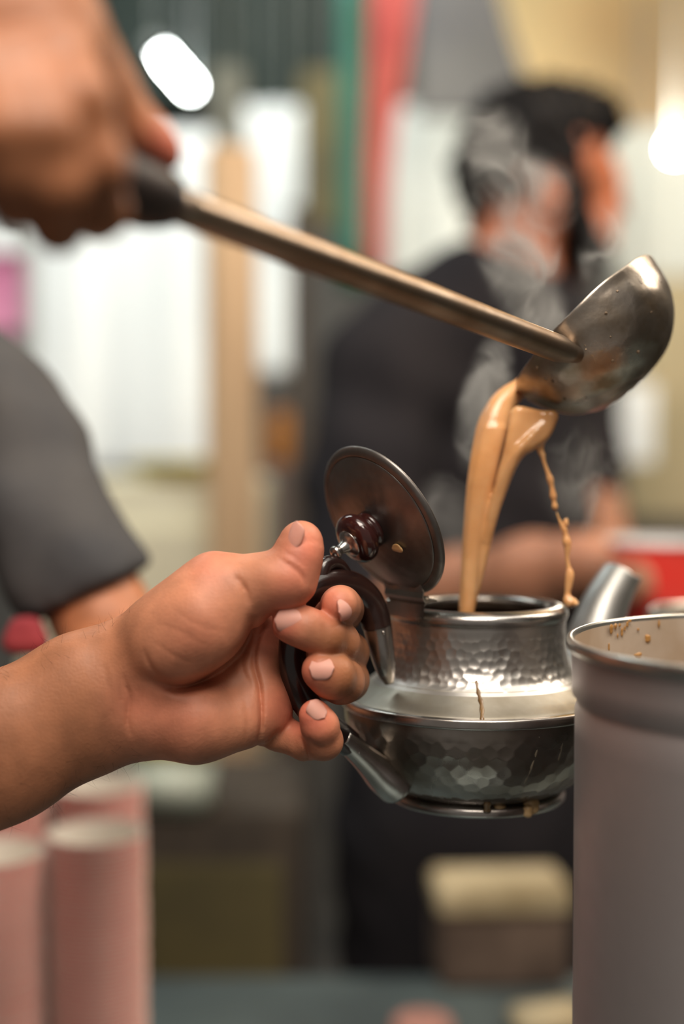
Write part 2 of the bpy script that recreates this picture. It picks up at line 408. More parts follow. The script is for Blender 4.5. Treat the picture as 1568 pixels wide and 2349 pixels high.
tube_open('spout', [tuple(p) for p in spp], mat('dull_spout_metal', (0.50, 0.50, 0.48), rough=0.46, metal=1.0, color2=(0.40, 0.39, 0.37), scale=50), teapot, tipcut=(HV * -0.25 + Vector((0, 0, 0.95))).normalized())

# wooden handle (one swept body), ferrules, rivets
hw = [(864, 1436, 34), (858, 1412, 35), (842, 1374, 35), (808, 1345, 34), (762, 1336, 33), (720, 1350, 32), (690, 1388, 31), (674, 1440, 31), (670, 1500, 32), (678, 1560, 33), (700, 1612, 33), (738, 1655, 33), (778, 1688, 33), (800, 1706, 32)]
hpts = []
for q in spline(hw, 8):
    p = HP(q[0], q[1]); hpts.append((p, q[2] * (Y0 + p.y) / FPX))
hv_n = HT
handle = sweep('handle', [p for p, r in hpts], [r for p, r in hpts], M_wood, teapot, 28)
tr_ = spline([(735, 1325, 22), (744, 1300, 20), (760, 1291, 18), (778, 1296, 15), (794, 1312, 12), (806, 1330, 10)], 5)
tp = [(HP(q[0], q[1]), q[2] * 0.57 / FPX) for q in tr_]
sweep('thumb_rest', [p for p, r in tp], [r for p, r in tp], M_wood, handle, 18)
# upper ferrule: a metal sleeve narrowing into the body wall
fu = [(858, 1412, 33), (865, 1437, 33), (871, 1470, 31), (878, 1505, 28), (886, 1540, 22), (893, 1566, 12)]
fp = [(HP(q[0], q[1]), q[2] * 0.585 / FPX) for q in spline(fu, 6)]
fer = sweep('ferrule', [p for p, r in fp], [r for p, r in fp], M_alu_s, teapot, 28)
fl = [(778, 1688, 34), (800, 1706, 34), (822, 1726, 36), (850, 1752, 42), (880, 1780, 52), (905, 1797, 58)]
fp2 = [(HP(q[0], q[1]), q[2] * 0.585 / FPX) for q in spline(fl, 6)]
fer2 = sweep('ferrule', [p for p, r in fp2], [r for p, r in fp2], M_alu_s, teapot, 28, flat=((HP(800, 1800) - HP(880, 1720)).normalized(), 0.80))
def rivet(px, py, D, r, parent):
    me = bpy.data.meshes.new('rivet'); bm = bmesh.new(); bmesh.ops.create_uvsphere(bm, u_segments=10, v_segments=6, radius=r); bm.to_mesh(me); bm.free()
    o = link_mesh('rivet', me, M_alu_s, parent); o.location = P(px, py, D) - T0; return o
def front_D(px, py, pts):      # nearest sleeve surface to the camera
    best = min(pts, key=lambda q: math.dist(to_px(*(q[0] + T0))[:2], (px, py))); c = to_px(*(best[0] + T0)); off = abs(c[0] - px) * c[2] / FPX
    return c[2] - math.sqrt(max(best[1] ** 2 - off ** 2, 1e-8))
rivet(879, 1451, front_D(879, 1451, fp), 0.0009, fer)
rivet(823, 1727, front_D(823, 1727, fp2), 0.0009, fer2)

# hinge and lid
TH = math.radians(116)
hz = zl(1378)
hinge0 = HV * 0.0380 + Vector((0, 0, hz + 0.001))
def leaf(name, origin, du, dv, dn, w, prof, parent, m, scallop=0.0, n=16):
    """strip of width w along du; prof = list of (along dv, height dn); last row scalloped"""
    V = []; nr = len(prof)
    for th in (0, 0.0007):
        for j, (a, b) in enumerate(prof):
            for i in range(n + 1):
                s = i / n; aa = a - (scallop * abs(math.sin(s * 2 * math.pi)) if j == nr - 1 else 0)
                V.append(origin + du * ((s - .5) * w) + dv * aa + dn * (b - th))
    g = grid_faces(n + 1, nr); N_ = nr * (n + 1)
    F = [tuple(f) for f in g] + [tuple(reversed([q + N_ for q in f])) for f in g]
    rim_ = [i for i in range(n + 1)] + [j * (n + 1) + n for j in range(1, nr)] + [(nr - 1) * (n + 1) + i for i in range(n - 1, -1, -1)] + [j * (n + 1) for j in range(nr - 2, 0, -1)]
    for a, b in zip(rim_, rim_[1:] + rim_[:1]): F.append((b, a, a + N_, b + N_))
    return link_mesh(name, mesh_np(name, V, F), m, parent, False)
ld = -HV * math.cos(TH) + Vector((0, 0, math.sin(TH)))        # from hinge towards the lid's centre
ln = HV * math.sin(TH) + Vector((0, 0, math.cos(TH)))         # outward (knob) side of the lid
zv = Vector((0, 0, 1))
HW = 0.0250
leaf('hinge_leaf', hinge0, HT, HV, zv, HW, [(-0.004, 0.0030), (0.0012, 0.0030), (0.0030, 0.0010), (0.0032, -0.0045)], teapot, M_alu_s)
leaf('hinge_leaf', hinge0 + zv * 0.0030, HT, ld, ln, HW, [(0.0, 0.0028), (0.0025, 0.0032), (0.0045, 0.0018), (0.0085, 0.0016)], teapot, M_alu_s, 0.0022)
for k in range(5):
    w0 = -HW / 2 + HW * k / 5; c = hinge0 + zv * 0.0034 + HV * 0.0014
    sweep('hinge_knuckle', [c + HT * (w0 + 0.0002), c + HT * (w0 + HW / 5 - 0.0002)], [0.0015, 0.0015], M_alu_s, teapot, 12, smooth=False)
sweep('hinge_pin', [hinge0 + zv * 0.0034 + HV * 0.0014 - HT * (HW / 2 + 0.0006), hinge0 + zv * 0.0034 + HV * 0.0014 + HT * (HW / 2 + 0.0006)], [0.0007, 0.0007], M_steel, teapot, 10)
LR = 0.0345
lid = lathe('lid', spline([(0.0, 0.0062), (0.010, 0.0060), (0.020, 0.0046), (0.0265, 0.0027), (0.0303, 0.0014), (0.0308, 0.0008), (0.0313, 0.0012), (0.0333, 0.0007), (LR, -0.0004), (LR, -0.0014), (0.0333, -0.0014), (0.028, 0.0002), (0.018, 0.0036), (0.0, 0.005)], 5), M_lid, None, 96,
            jig=lambda R, Z, T: (R, Z + 0.00010 * np.sin(R * 900 + 3 * np.sin(T * 3)) * np.sin(T * 11 + R * 300) * (R < 0.031)))
lid.parent = teapot
lc = hinge0 + zv * 0.003 + ld * (LR + 0.0015)
mx = Matrix((HT.to_3d(), (ln.cross(HT)).normalized(), ln)).transposed().to_4x4(); mx.translation = lc
lid.matrix_local = mx
knob = lathe('knob', spline([(0.0045, 0.0045), (0.0058, 0.0062), (0.0066, 0.0075), (0.0066, 0.0090), (0.0060, 0.0102), (0.0066, 0.0112), (0.0084, 0.0135), (0.0090, 0.0160), (0.0086, 0.0185), (0.0068, 0.0208), (0.0040, 0.0218), (0.0, 0.0220)], 5), M_knob, lid, 40); knob.scale = (1.2, 1.2, 0.86)
lathe('finial', spline([(0.0, 0.0212), (0.0046, 0.0214), (0.0042, 0.0226), (0.0026, 0.0240), (0.0019, 0.0262), (0.0016, 0.0278), (0.0019, 0.0286), (0.0024, 0.0300), (0.0021, 0.0316), (0.0008, 0.0324), (0.0, 0.0325)], 5), M_alu_s, knob, 24)
def blob(name, c, r, m, parent, sq=(1, 1, 1), seed=0):
    bm = bmesh.new(); bmesh.ops.create_icosphere(bm, subdivisions=3, radius=1); rr = np.random.default_rng(seed); ph = rr.uniform(0, 6, 6)
    for v in bm.verts:
        c0 = v.co; k = 1 + 0.13 * math.sin(3 * c0.x + ph[0]) + 0.13 * math.sin(4 * c0.y + ph[1]) + 0.1 * math.sin(5 * c0.z + ph[2]); v.co = Vector((c0.x * k * sq[0] * r, c0.y * k * sq[1] * r, c0.z * k * sq[2] * r))
    me = bpy.data.meshes.new(name); bm.to_mesh(me); bm.free(); o = link_mesh(name, me, m, parent); o.location = c; return o
o = blob('tea_drop', (0, 0, 0), 0.0022, M_drip, lid, (1.35, 0.9, 0.25), 4); o.location = (0.0128, -0.0080, 0.0062)
# drips of tea on the side of the pot
def on_pot(px, py, rf):        # nearest point of the pot's surface of revolution to the camera on that pixel ray
    for i in range(900):
        D = 0.52 + i * 0.0001; q = P(px, py, D) - T0
        if math.hypot(q.x, q.y) <= rf(q.z): return q
    return P(px, py, 0.58) - T0
PROF = sorted([(zl(y), r * RS) for r, y in [(205, 1826), (205, 1806), (190, 1801), (206, 1793), (235, 1773), (262, 1746), (283, 1713), (296, 1676), (303, 1642), (306, 1616), (312, 1612), (312, 1594), (296, 1586), (270, 1573), (242, 1555), (222, 1534), (210, 1508), (204, 1480), (202, 1448), (202, 1417), (207, 1404), (196, 1386)]])
PZs = [a for a, b in PROF]; PRs = [b for a, b in PROF]
rpot = lambda z: float(np.interp(z, PZs, PRs)) if z < PZs[-1] else 0.0
def streak(name, pts, w, m):
    path = [on_pot(x, y, rpot) for x, y in pts]; n = len(path)
    sp_ = [Vector(p) for p in spline([tuple(p) for p in path], 5)]
    nd = (sp_[len(sp_) // 2] * Vector((1, 1, 0))).normalized()
    sweep(name, sp_, [w * (0.55 + 0.45 * math.sin(3.1 * i / len(sp_)) + 0.22 * math.sin(i * 1.7) + 0.1 * math.sin(i * 4.1)) for i in range(len(sp_))], m, teapot, 10, flat=(nd, 0.10))
streak('tea_streak', [(1092, 1562), (1097, 1590), (1104, 1618), (1105, 1645), (1106, 1664)], 0.0009, M_drip_b)
M_film = mat('dry_pale_tea_film', (0.30, 0.25, 0.18), rough=0.4, color2=(0.20, 0.17, 0.13), scale=120, metal=0.4)
streak('tea_streak', [(1236, 1690), (1228, 1730), (1210, 1780), (1192, 1815)], 0.0006, M_film)
streak('tea_streak', [(1290, 1700), (1282, 1740), (1262, 1790)], 0.0005, M_film)
for (px, py, r, sq, s) in [(1146, 1852, 0.0022, (1.1, .5, 0.9), 1), (1218, 1848, 0.0032, (1.1, .5, 1.0), 2), (1208, 1862, 0.0022, (1, .5, 1), 3)]:
    blob('tea_drop', on_pot(px, py, rpot), r, M_drip, teapot, sq, s)
streak('tea_streak', [(1117, 1838), (1117, 1862)], 0.0016, M_drip_b)

# ================================================================== HAND HOLDING THE TEAPOT
def build_kettle_hand():
    g = SDF((-0.150, 0.505, 1.165), (0.020, 0.640, 1.350), 0.00075)
    yv = Vector((0, 1, 0))
    ch = lambda pts, **kw: g.chain(px_chain(pts), **kw)
    # forearm and wrist
    ch([(-330, 1875, .545, 178), (0, 1716, .556, 158), (200, 1612, .562, 150), (300, 1575, .566, 146)], flat=(FWD, 0.70), k_in=0.01, k=0.006)
    # palm mass
    ch([(330, 1570, .570, 118), (470, 1530, .576, 118), (560, 1505, .580, 105)], flat=(FWD, 0.72), k_in=0.01, k=0.014)
    ch([(360, 1640, .562, 92), (450, 1655, .560, 84), (540, 1650, .562, 72)], k_in=0.01, k=0.008)                     # heel under the little finger
    ch([(575, 1450, .578, 52), (585, 1540, .573, 56), (598, 1600, .569, 60), (605, 1640, .568, 62)], k_in=0.008, k=0.007)   # pads under the fingers
    # knuckle row at the back
    ch([(560, 1400, .592, 58), (560, 1480, .600, 62), (565, 1560, .600, 62), (560, 1640, .592, 58)], k_in=0.01, k=0.012)
    # thumb muscle and thumb
    ch([(330, 1515, .562, 92), (400, 1470, .553, 96), (470, 1425, .550, 96), (515, 1395, .552, 84)], k_in=0.012, k=0.009)
    ch([(380, 1440, .560, 78), (495, 1347, .553, 74), (560, 1342, .550, 60), (615, 1334, .547, 60), (662, 1328, .546, 59), (684, 1280, .5470, 46), (690, 1246, .549, 42), (691, 1240, .549, 38)], k_in=0.006, k=0.009)
    ch([(540, 1400, .566, 50), (590, 1420, .578, 48)], k=0.008)                                                       # web of the thumb
    # fingers, each rooted in the knuckle row, behind the handle and back to the front
    ch([(590, 1400, .590, 52), (780, 1405, .590, 47), (786, 1398, .574, 45), (781, 1390, .558, 44), (779, 1387, .5510, 42)], k_in=0.003, k=0.0015)
    ch([(585, 1470, .594, 54), (798, 1497, .583, 45), (776, 1473, .560, 45), (742, 1458, .5495, 46), (700, 1440, .5468, 45), (668, 1431, .5472, 45)], k_in=0.0035, k=0.0012)
    ch([(585, 1560, .594, 54), (796, 1560, .582, 47), (782, 1562, .561, 50), (760, 1550, .5500, 50), (735, 1538, .5470, 44)], k_in=0.0035, k=0.0010)
    ch([(575, 1655, .578, 48), (640, 1680, .572, 42), (700, 1706, .564, 38), (742, 1700, .555, 43), (733, 1665, .5495, 43), (722, 1641, .5480, 37)], k_in=0.002, k=0.0012)
    # fine form: creases and soft bulges on the palm side
    X, Y, Z = g.fine_pts(); U, V, D = to_px(X, Y, Z)
    front = np.clip((0.577 - D) / 0.012, 0, 1)
    colx = to_px(g.ax[0], 0.552, 1.25)[0]; front = np.broadcast_to(front, U.shape); V = np.broadcast_to(V, U.shape)
    def crease(pts, w, depth):
        mask = front
        xs = [a for a, b in pts]; ys = [b for a, b in pts]; i0, i1 = np.searchsorted(colx, [min(xs) - 3.2 * w, max(xs) + 3.2 * w]); sl = slice(max(i0 - 8, 0), i1 + 8)
        q, t = dist_poly_s(U[sl], V[sl], [(p[0], p[1]) for p in spline([(float(a), float(b)) for a, b in pts], 4)])
        g.d[sl] += (depth * np.exp(-(q / w) ** 2) * mask[sl] * np.sqrt(np.clip(4 * t * (1 - t), 0.02, 1))).astype(np.float32)
    crease([(330, 1552), (400, 1578), (470, 1562), (540, 1514), (574, 1465), (584, 1408)], 15, 0.0030)
    crease([(350, 1560), (420, 1575), (500, 1545), (560, 1490), (580, 1430)], 5, 0.0014)
    crease([(616, 1432), (590, 1470), (582, 1520), (594, 1570), (599, 1620), (598, 1670), (588, 1712)], 5, 0.0019)
    crease([(580, 1440), (556, 1500), (558, 1540), (575, 1575)], 4.5, 0.0007)
    crease([(560, 1600), (568, 1650), (560, 1705)], 5, 0.0004)
    crease([(280, 1548), (296, 1600), (292, 1650), (300, 1690)], 5, 0.0009)
    crease([(236, 1520), (250, 1580), (256, 1650)], 6, 0.0004)
    crease([(262, 1530), (272, 1590), (268, 1660)], 5, 0.0003)
    crease([(330, 1490), (346, 1530), (372, 1560)], 5, 0.0006)
    crease([(360, 1430), (420, 1452), (470, 1480)], 4, 0.00022); crease([(395, 1395), (450, 1432), (520, 1452)], 4, 0.00022)
    crease([(345, 1465), (400, 1505), (440, 1520)], 4, 0.0002)
    crease([(536, 1320), (556, 1345), (566, 1385)], 6, 0.0008); crease([(556, 1335), (570, 1365), (572, 1392)], 4, 0.0006)
    crease([(640, 1282), (668, 1300), (690, 1318), (700, 1345)], 5, 0.0009); crease([(654, 1268), (680, 1284), (700, 1300)], 4, 0.0004)
    crease([(690, 1690), (700, 1716), (706, 1748)], 4.5, 0.0012)
    crease([(706, 1692), (722, 1708), (742, 1716)], 4, 0.0007)
    crease([(640, 1672), (618, 1700), (600, 1716)], 5, 0.0012); crease([(655, 1668), (640, 1695), (618, 1716)], 4, 0.0006)
    crease([(742, 1425), (748, 1458), (742, 1492)], 5, 0.00025)
    crease([(782, 1512), (792, 1560), (780, 1605)], 6, 0.0003)
    Vt, F = g.mesh(); Vt = smooth_mesh(Vt, F, 2, 0.5)
    return Vt, F
HVt, HF = build_kettle_hand()
u, v, dd = to_px(HVt[:, 0], HVt[:, 1], HVt[:, 2])
def sp2(cx, cy, s): return np.exp(-((u - cx) ** 2 + (v - cy) ** 2) / (2 * s * s))
front = np.clip((0.582 - dd) / 0.02, 0, 1)
pale = 0.30 + front * np.clip((u - 200) / 140, 0, 1) * 0.58
for (cx, cy, s, w) in [(745, 1560, 60, .55), (770, 1470, 45, .45), (740, 1700, 45, .4), (790, 1420, 35, .4), (800, 1540, 50, .6)]: pale -= w * sp2(cx, cy, s)
pink = 0.0 * u
for (cx, cy, s, w) in [(700, 1260, 45, .65), (665, 1360, 45, .4), (640, 1435, 30, .6), (705, 1545, 34, .6), (720, 1650, 40, .7), (765, 1385, 30, .6), (460, 1455, 60, .25), (650, 1620, 45, .45), (620, 1480, 40, .4), (400, 1640, 80, .35), (300, 1610, 40, .2), (480, 1300, 40, .35)]:
    pink += w * sp2(cx, cy, s)
NAILS = []
def nail(px, py, D, nrm, tip, w, l):
    """curved plate: centre, outward normal, direction to the fingertip"""
    n = nrm.normalized(); t = (tip - n * tip.dot(n)).normalized(); s = n.cross(t); V = []; nu, nv = 13, 25; R = w * 0.62
    for lay in (0, 1):
        for j in range(nv):
            b = j / (nv - 1) * 2 - 1
            for i in range(nu):
                a = i / (nu - 1) * 2 - 1
                sq = max(0.0, 1 - abs(b) ** (2.6 if b < 0 else 4.0)) ** 0.5 * 0.88 + 0.12
                x = a * w / 2 * sq; y = b * l / 2 * (1 - 0.12 * a * a); z = math.sqrt(max(R * R - x * x, 1e-9)) - R - 0.06 * (b * b) * l - lay * 0.0006
                V.append(P(px, py, D) + s * x + t * y + n * z)
    g_ = grid_faces(nu, nv); N_ = nu * nv; F = [tuple(f) for f in g_] + [tuple(reversed([q + N_ for q in f])) for f in g_]
    ring = [i for i in range(nu)] + [j * nu + nu - 1 for j in range(1, nv)] + [(nv - 1) * nu + i for i in range(nu - 2, -1, -1)] + [j * nu for j in range(nv - 2, 0, -1)]
    for a, b in zip(ring, ring[1:] + ring[:1]): F.append((b, a, a + N_, b + N_))
    NAILS.append((V, F))
def scr(x, y, z): return RIGHT * x + UP * (-y) + FWD * z       # screen-axes direction: right, down, away
_fd = {}
def skin_at(px, py, rad=5):
    mk = (abs(u - px) < rad) & (abs(v - py) < rad); return float(dd[mk].min()) if mk.any() else 0.55
nail(661, 1424, skin_at(661, 1424) - 0.00035, scr(-0.12, -0.10, -1), scr(-1, -0.05, 0.25), 0.0096, 0.0112)
nail(737, 1530, skin_at(737, 1530) - 0.00035, scr(-0.05, -0.42, -1), scr(-1, 0.05, 0.15), 0.0090, 0.0098)
nail(729, 1626, skin_at(729, 1626) - 0.00035, scr(0.35, -0.45, -1), scr(-0.75, -0.8, 0.2), 0.0074, 0.0086)
nail(798, 1398, skin_at(798, 1398) - 0.00035, scr(0.85, -0.05, -0.75), scr(-0.3, 0.2, -1), 0.0086, 0.0090)
nail(666, 1228, skin_at(668, 1228) - 0.00035, scr(-0.78, -0.25, -0.60), scr(0.30, -1, 0.0), 0.0090, 0.0120)

# ---------------------------------------------------------------- the hand on the ladle
def build_ladle_hand():
    g = SDF((-0.24, 0.27, 1.36), (-0.030, 0.46, 1.56), 0.0014)
    ch = lambda pts, **kw: g.chain(px_chain(pts), **kw)
    ch([(-620, -240, .36, 240), (-330, -80, .365, 205), (-120, 60, .368, 190)], flat=(FWD, 0.72), k_in=0.02, k=0.01)
    ch([(-120, 60, .365, 180), (20, 90, .362, 150), (90, 90, .362, 130)], flat=(FWD, 0.75), k_in=0.02, k=0.02)
    ch([(60, 20, .375, 120), (150, 80, .380, 92), (215, 165, .385, 70), (262, 228, .389, 56), (318, 304, .393, 50), (352, 332, .396, 44), (380, 356, .398, 36)], k_in=0.006, k=0.010)
    ch([(140, 120, .352, 78), (190, 230, .343, 66), (228, 380, .346, 58), (236, 485, .362, 54), (222, 505, .392, 50)], k_in=0.005, k=0.0012)
    ch([(60, 150, .346, 80), (110, 300, .336, 62), (138, 430, .340, 56), (132, 520, .356, 54), (120, 520, .385, 50)], k_in=0.005, k=0.0012)
    ch([(-20, 160, .344, 82), (20, 300, .334, 66), (45, 400, .338, 58), (40, 462, .356, 54), (30, 470, .385, 50)], k_in=0.005, k=0.0012)
    ch([(-110, 140, .346, 78), (-80, 270, .338, 62), (-55, 350, .340, 54), (-60, 420, .358, 50), (-60, 430, .38, 46)], k_in=0.005, k=0.0012)
    V, F = g.mesh(); return smooth_mesh(V, F, 2, 0.5), F
LV, LF = build_ladle_hand()
def build_rest():
    g = SDF((-0.95, 0.05, -0.02), (-0.11, 0.80, 1.98), 0.0065)
    V3 = Vector
    g.chain(px_chain([(-40, 1735, .5547, 157.5), (-330, 1875, .545, 175.5)]) + [(V3((-0.34, 0.50, 1.10)), 0.040)], flat=(FWD, 0.72), k_in=0.004, k=0.01)
    g.chain([(V3((-0.34, 0.50, 1.10)), 0.038), (V3((-0.55, 0.56, 1.40)), 0.055)], k_in=0.02, k=0.02)
    g.chain(px_chain([(-330, -80, .365, 203), (-620, -240, .36, 238)]) + [(V3((-0.40, 0.30, 1.50)), 0.043)], flat=(FWD, 0.74), k_in=0.004, k=0.01)
    g.chain([(V3((-0.40, 0.30, 1.50)), 0.040), (V3((-0.60, 0.20, 1.42)), 0.055)], k_in=0.02, k=0.02)
    g.chain([(V3((-0.66, 0.38, 1.40)), 0.13), (V3((-0.66, 0.38, 1.10)), 0.13), (V3((-0.66, 0.38, 0.92)), 0.14)], flat=(V3((1, 0, 0)), 0.8), k_in=0.03, k=0.05)
    g.chain([(V3((-0.66, 0.20, 1.41)), 0.065), (V3((-0.66, 0.56, 1.41)), 0.065)], k=0.05)
    g.chain([(V3((-0.66, 0.38, 1.45)), 0.055), (V3((-0.64, 0.38, 1.60)), 0.052)], k=0.03)
    g.chain([(V3((-0.62, 0.38, 1.63)), 0.062), (V3((-0.645, 0.38, 1.74)), 0.085)], k=0.03)
    g.chain([(V3((-0.545, 0.38, 1.665)), 0.012), (V3((-0.560, 0.38, 1.70)), 0.010)], k=0.012)
    for s in (-1, 1):
        g.chain([(V3((-0.66, 0.38 + s * 0.09, 0.90)), 0.085), (V3((-0.64, 0.38 + s * 0.10, 0.50)), 0.058), (V3((-0.67, 0.38 + s * 0.11, 0.09)), 0.042), (V3((-0.57, 0.38 + s * 0.13, 0.035)), 0.034)], k_in=0.02, k=0.05)
        g.chain([(V3((-0.645, 0.38 + s * 0.088, 1.67)), 0.014), (V3((-0.65, 0.38 + s * 0.092, 1.70)), 0.016)], k=0.008)
    return g.mesh()
RV, RF = build_rest()
allV = np.concatenate([HVt, LV, RV]); allF = np.concatenate([HF, LF + len(HVt), RF + len(HVt) + len(LV)])
me = mesh_np('person', allV, allF)
lu, lv_, ldp = to_px(LV[:, 0], LV[:, 1], LV[:, 2])
lpink = 0.9 * np.exp(-((lu - 390) ** 2 + (lv_ - 345) ** 2) / (2 * 45 ** 2)); lpale = 0.10 * np.exp(-((lu - 60) ** 2 + (lv_ - 120) ** 2) / (2 * 110 ** 2))
set_tone(me, np.concatenate([pale, lpale, 0 * RV[:, 0]]), np.concatenate([pink, lpink, 0 * RV[:, 0]]))
barista = link_mesh('person', me, M_skin)
tag(barista, 'person pouring milk tea, one hand gripping the teapot handle and the other the ladle', 'person')
for (V, F) in NAILS:
    link_mesh('fingernail', mesh_np('fingernail', V, F), M_nail, barista)
M_apron = mat('dark_shirt_cloth', (0.05, 0.05, 0.06), rough=0.9, color2=(0.075, 0.07, 0.075), scale=30)
def build_shirt1():
    g = SDF((-0.95, 0.0, 0.40), (-0.30, 0.80, 1.60), 0.010); V3 = Vector
    g.chain([(V3((-0.66, 0.38, 1.40)), 0.145), (V3((-0.66, 0.38, 1.10)), 0.148), (V3((-0.66, 0.38, 0.82)), 0.158)], flat=(V3((1, 0, 0)), 0.8), k_in=0.03, k=0.05)
    g.chain([(V3((-0.66, 0.20, 1.41)), 0.082), (V3((-0.66, 0.56, 1.41)), 0.082)], k=0.05)
    g.chain([(V3((-0.63, 0.21, 1.42)), 0.075), (V3((-0.50, 0.255, 1.455)), 0.066)], k=0.03)
    g.chain([(V3((-0.58, 0.56, 1.40)), 0.075), (V3((-0.49, 0.545, 1.31)), 0.066)], k=0.03)
    g.chain([(V3((-0.66, 0.38, 1.52)), 0.045), (V3((-0.66, 0.38, 1.75)), 0.08)], k=0.005, cut=True)
    return g.mesh()
V, F = build_shirt1(); o = link_mesh('shirt', mesh_np('shirt', V, F), M_apron, barista)
def build_trousers1():
    g = SDF((-0.95, 0.0, 0.03), (-0.40, 0.80, 1.05), 0.010); V3 = Vector
    for s in (-1, 1):
        g.chain([(V3((-0.66, 0.38 + s * 0.07, 0.90)), 0.115), (V3((-0.645, 0.38 + s * 0.10, 0.50)), 0.080), (V3((-0.67, 0.38 + s * 0.11, 0.11)), 0.068)], k_in=0.02, k=0.04)
    return g.mesh()
V, F = build_trousers1(); o = link_mesh('trousers', mesh_np('trousers', V, F), M_apron, barista)
def build_cap():
    g = SDF((-0.80, 0.2, 1.60), (-0.45, 0.55, 1.90), 0.006); V3 = Vector
    g.chain([(V3((-0.655, 0.38, 1.752)), 0.090)], k=0.0, noise=lambda X, Y, Z: 0.003 * np.sin(X * 210) * np.sin(Y * 190) * np.sin(Z * 230))
    g.chain([(V3((-0.69, 0.38, 1.70)), 0.070)], k=0.03)
    return g.mesh()
M_hair = mat('black_hair', (0.006, 0.0055, 0.006), rough=0.6, color2=(0.014, 0.012, 0.012), scale=60, spec=0.12)
V, F = build_cap(); link_mesh('hair', mesh_np('hair', V, F), M_hair, barista)

M_eye = mat('eye_white', (0.75, 0.72, 0.68), rough=0.15)
M_iris = mat('dark_iris', (0.02, 0.012, 0.008), rough=0.1)
M_lip = mat('lips', (0.34, 0.11, 0.08), rough=0.5)
def face(c, f, parent, r=0.085):
    """eyes, brows and lips on a head whose middle is c and which looks along f"""
    f = Vector(f).normalized(); sd = Vector((0, 0, 1)).cross(f).normalized()
    for s in (-1, 1):
        e = blob('eye', c + f * (r - 0.012) + sd * (s * 0.032) + Vector((0, 0, -0.012)), 0.0125, M_eye, parent, (1, 1, 0.8), 1)
        blob('iris', f * 0.0085, 0.0062, M_iris, e, (1, 1, 1), 2)
        a = c + f * (r - 0.004) + sd * (s * 0.032) + Vector((0, 0, 0.006))
        sweep('eyebrow', [a - sd * (s * 0.016), a + Vector((0, 0, 0.004)), a + sd * (s * 0.018) - f * 0.006], [0.003, 0.004, 0.002], M_hair, parent, 8)
    m_ = c + f * (r - 0.012) + Vector((0, 0, -0.072))
    sweep('lips', [m_ - sd * 0.022 - f * 0.006, m_ + f * 0.004, m_ + sd * 0.022 - f * 0.006], [0.003, 0.006, 0.003], M_lip, parent, 8)
face(Vector((-0.645, 0.38, 1.72)), (1, 0, 0), barista)

# fine hairs along the forearm, one tuft of strands
hv = []; hf = []; rr = np.random.default_rng(11)
hu, hv_, hd_ = u, v, dd
cand = np.where((hu > -40) & (hu < 420) & ((hv_ > 1815 - 0.36 * hu - 30) & (hu < 330) | (hv_ < 1545 - 0.45 * hu + 40) & (hu < 300)))[0]
axis_a = np.array(P(0, 1716, .556)); axis_b = np.array(P(300, 1575, .566)); ab = axis_b - axis_a; ab /= np.linalg.norm(ab)
for i in rr.choice(cand, 150, replace=False):
    p = HVt[i]; c = axis_a + ab * ((p - axis_a) @ ab); n = (p - c) / (np.linalg.norm(p - c) + 1e-9)
    t = n * 0.55 + ab * rr.uniform(-0.6, 0.9) + rr.normal(0, 0.25, 3); t /= np.linalg.norm(t); L_ = rr.uniform(0.003, 0.0065); s_ = np.cross(t, [0, 1, 0.1]); s_ /= np.linalg.norm(s_); b = len(hv); bend = rr.normal(0, 0.0012, 3)
    for k in range(4):
        f = k / 3; q = p + t * (L_ * f) + bend * f * f; w = 0.000032 * (1 - 0.7 * f)
        hv += [q - s_ * w, q + s_ * w, q + np.cross(s_, t) * w * 1.5]
    for k in range(3):
        a = b + 3 * k
        for j in range(3): j2 = (j + 1) % 3; hf.append((a + j, a + j2, a + 3 + j2, a + 3 + j))
o = link_mesh('arm_hair', mesh_np('arm_hair', hv, hf), M_hair, barista); o['kind'] = 'stuff'

# ================================================================== LADLE
ladle_c = P(1343, 752, 0.620)
ladle = empty('ladle', ladle_c)
tag(ladle, 'worn steel ladle with a long tubular handle, tipped to pour milk tea', 'ladle')
axv = (scr(-0.66, -0.71, 0.20)).normalized()       # from the bottom of the bowl out through its mouth
ref = axv.cross(Vector((0, 1, 0))).normalized()
bm_ = Matrix((ref, axv.cross(ref).normalized(), axv)).transposed().to_4x4()
bowl = lathe('bowl', resample([tuple(p) for p in spline([(0.0, -0.0328), (0.010, -0.0324), (0.0185, -0.0306), (0.0260, -0.0266), (0.0320, -0.0210), (0.0365, -0.0140), (0.0388, -0.0080), (0.0400, -0.0020), (0.0407, 0.0010), (0.0404, 0.0018), (0.0394, 0.0014), (0.0386, -0.0020), (0.0374, -0.0080), (0.0350, -0.0140), (0.0306, -0.0205), (0.0250, -0.0254), (0.0180, -0.0292), (0.010, -0.0310), (0.0, -0.0314)], 6)], 0.0008), M_steel, None, 160,
             jig=lambda R, Z, T: (R * (1 + 0.004 * np.sin(T * 7 + Z * 150) * np.sin(Z * 420 + T * 3)), Z + 0.0002 * np.sin(T * 9 + R * 420)))
bowl.parent = ladle; bowl.matrix_local = bm_
bprof = [(0.0, -0.0328), (0.010, -0.0324), (0.0185, -0.0306), (0.0260, -0.0266), (0.0320, -0.0210), (0.0365, -0.0140), (0.0388, -0.0080), (0.0400, -0.0020)]
rd = np.random.default_rng(21); M_water = mat('clinging_tea_drop', (0.16, 0.11, 0.07), rough=0.12, metal=0.6)
tocam = (bm_.to_3x3().inverted() @ (CAM - ladle_c)).normalized(); camang = math.atan2(tocam.y, tocam.x)
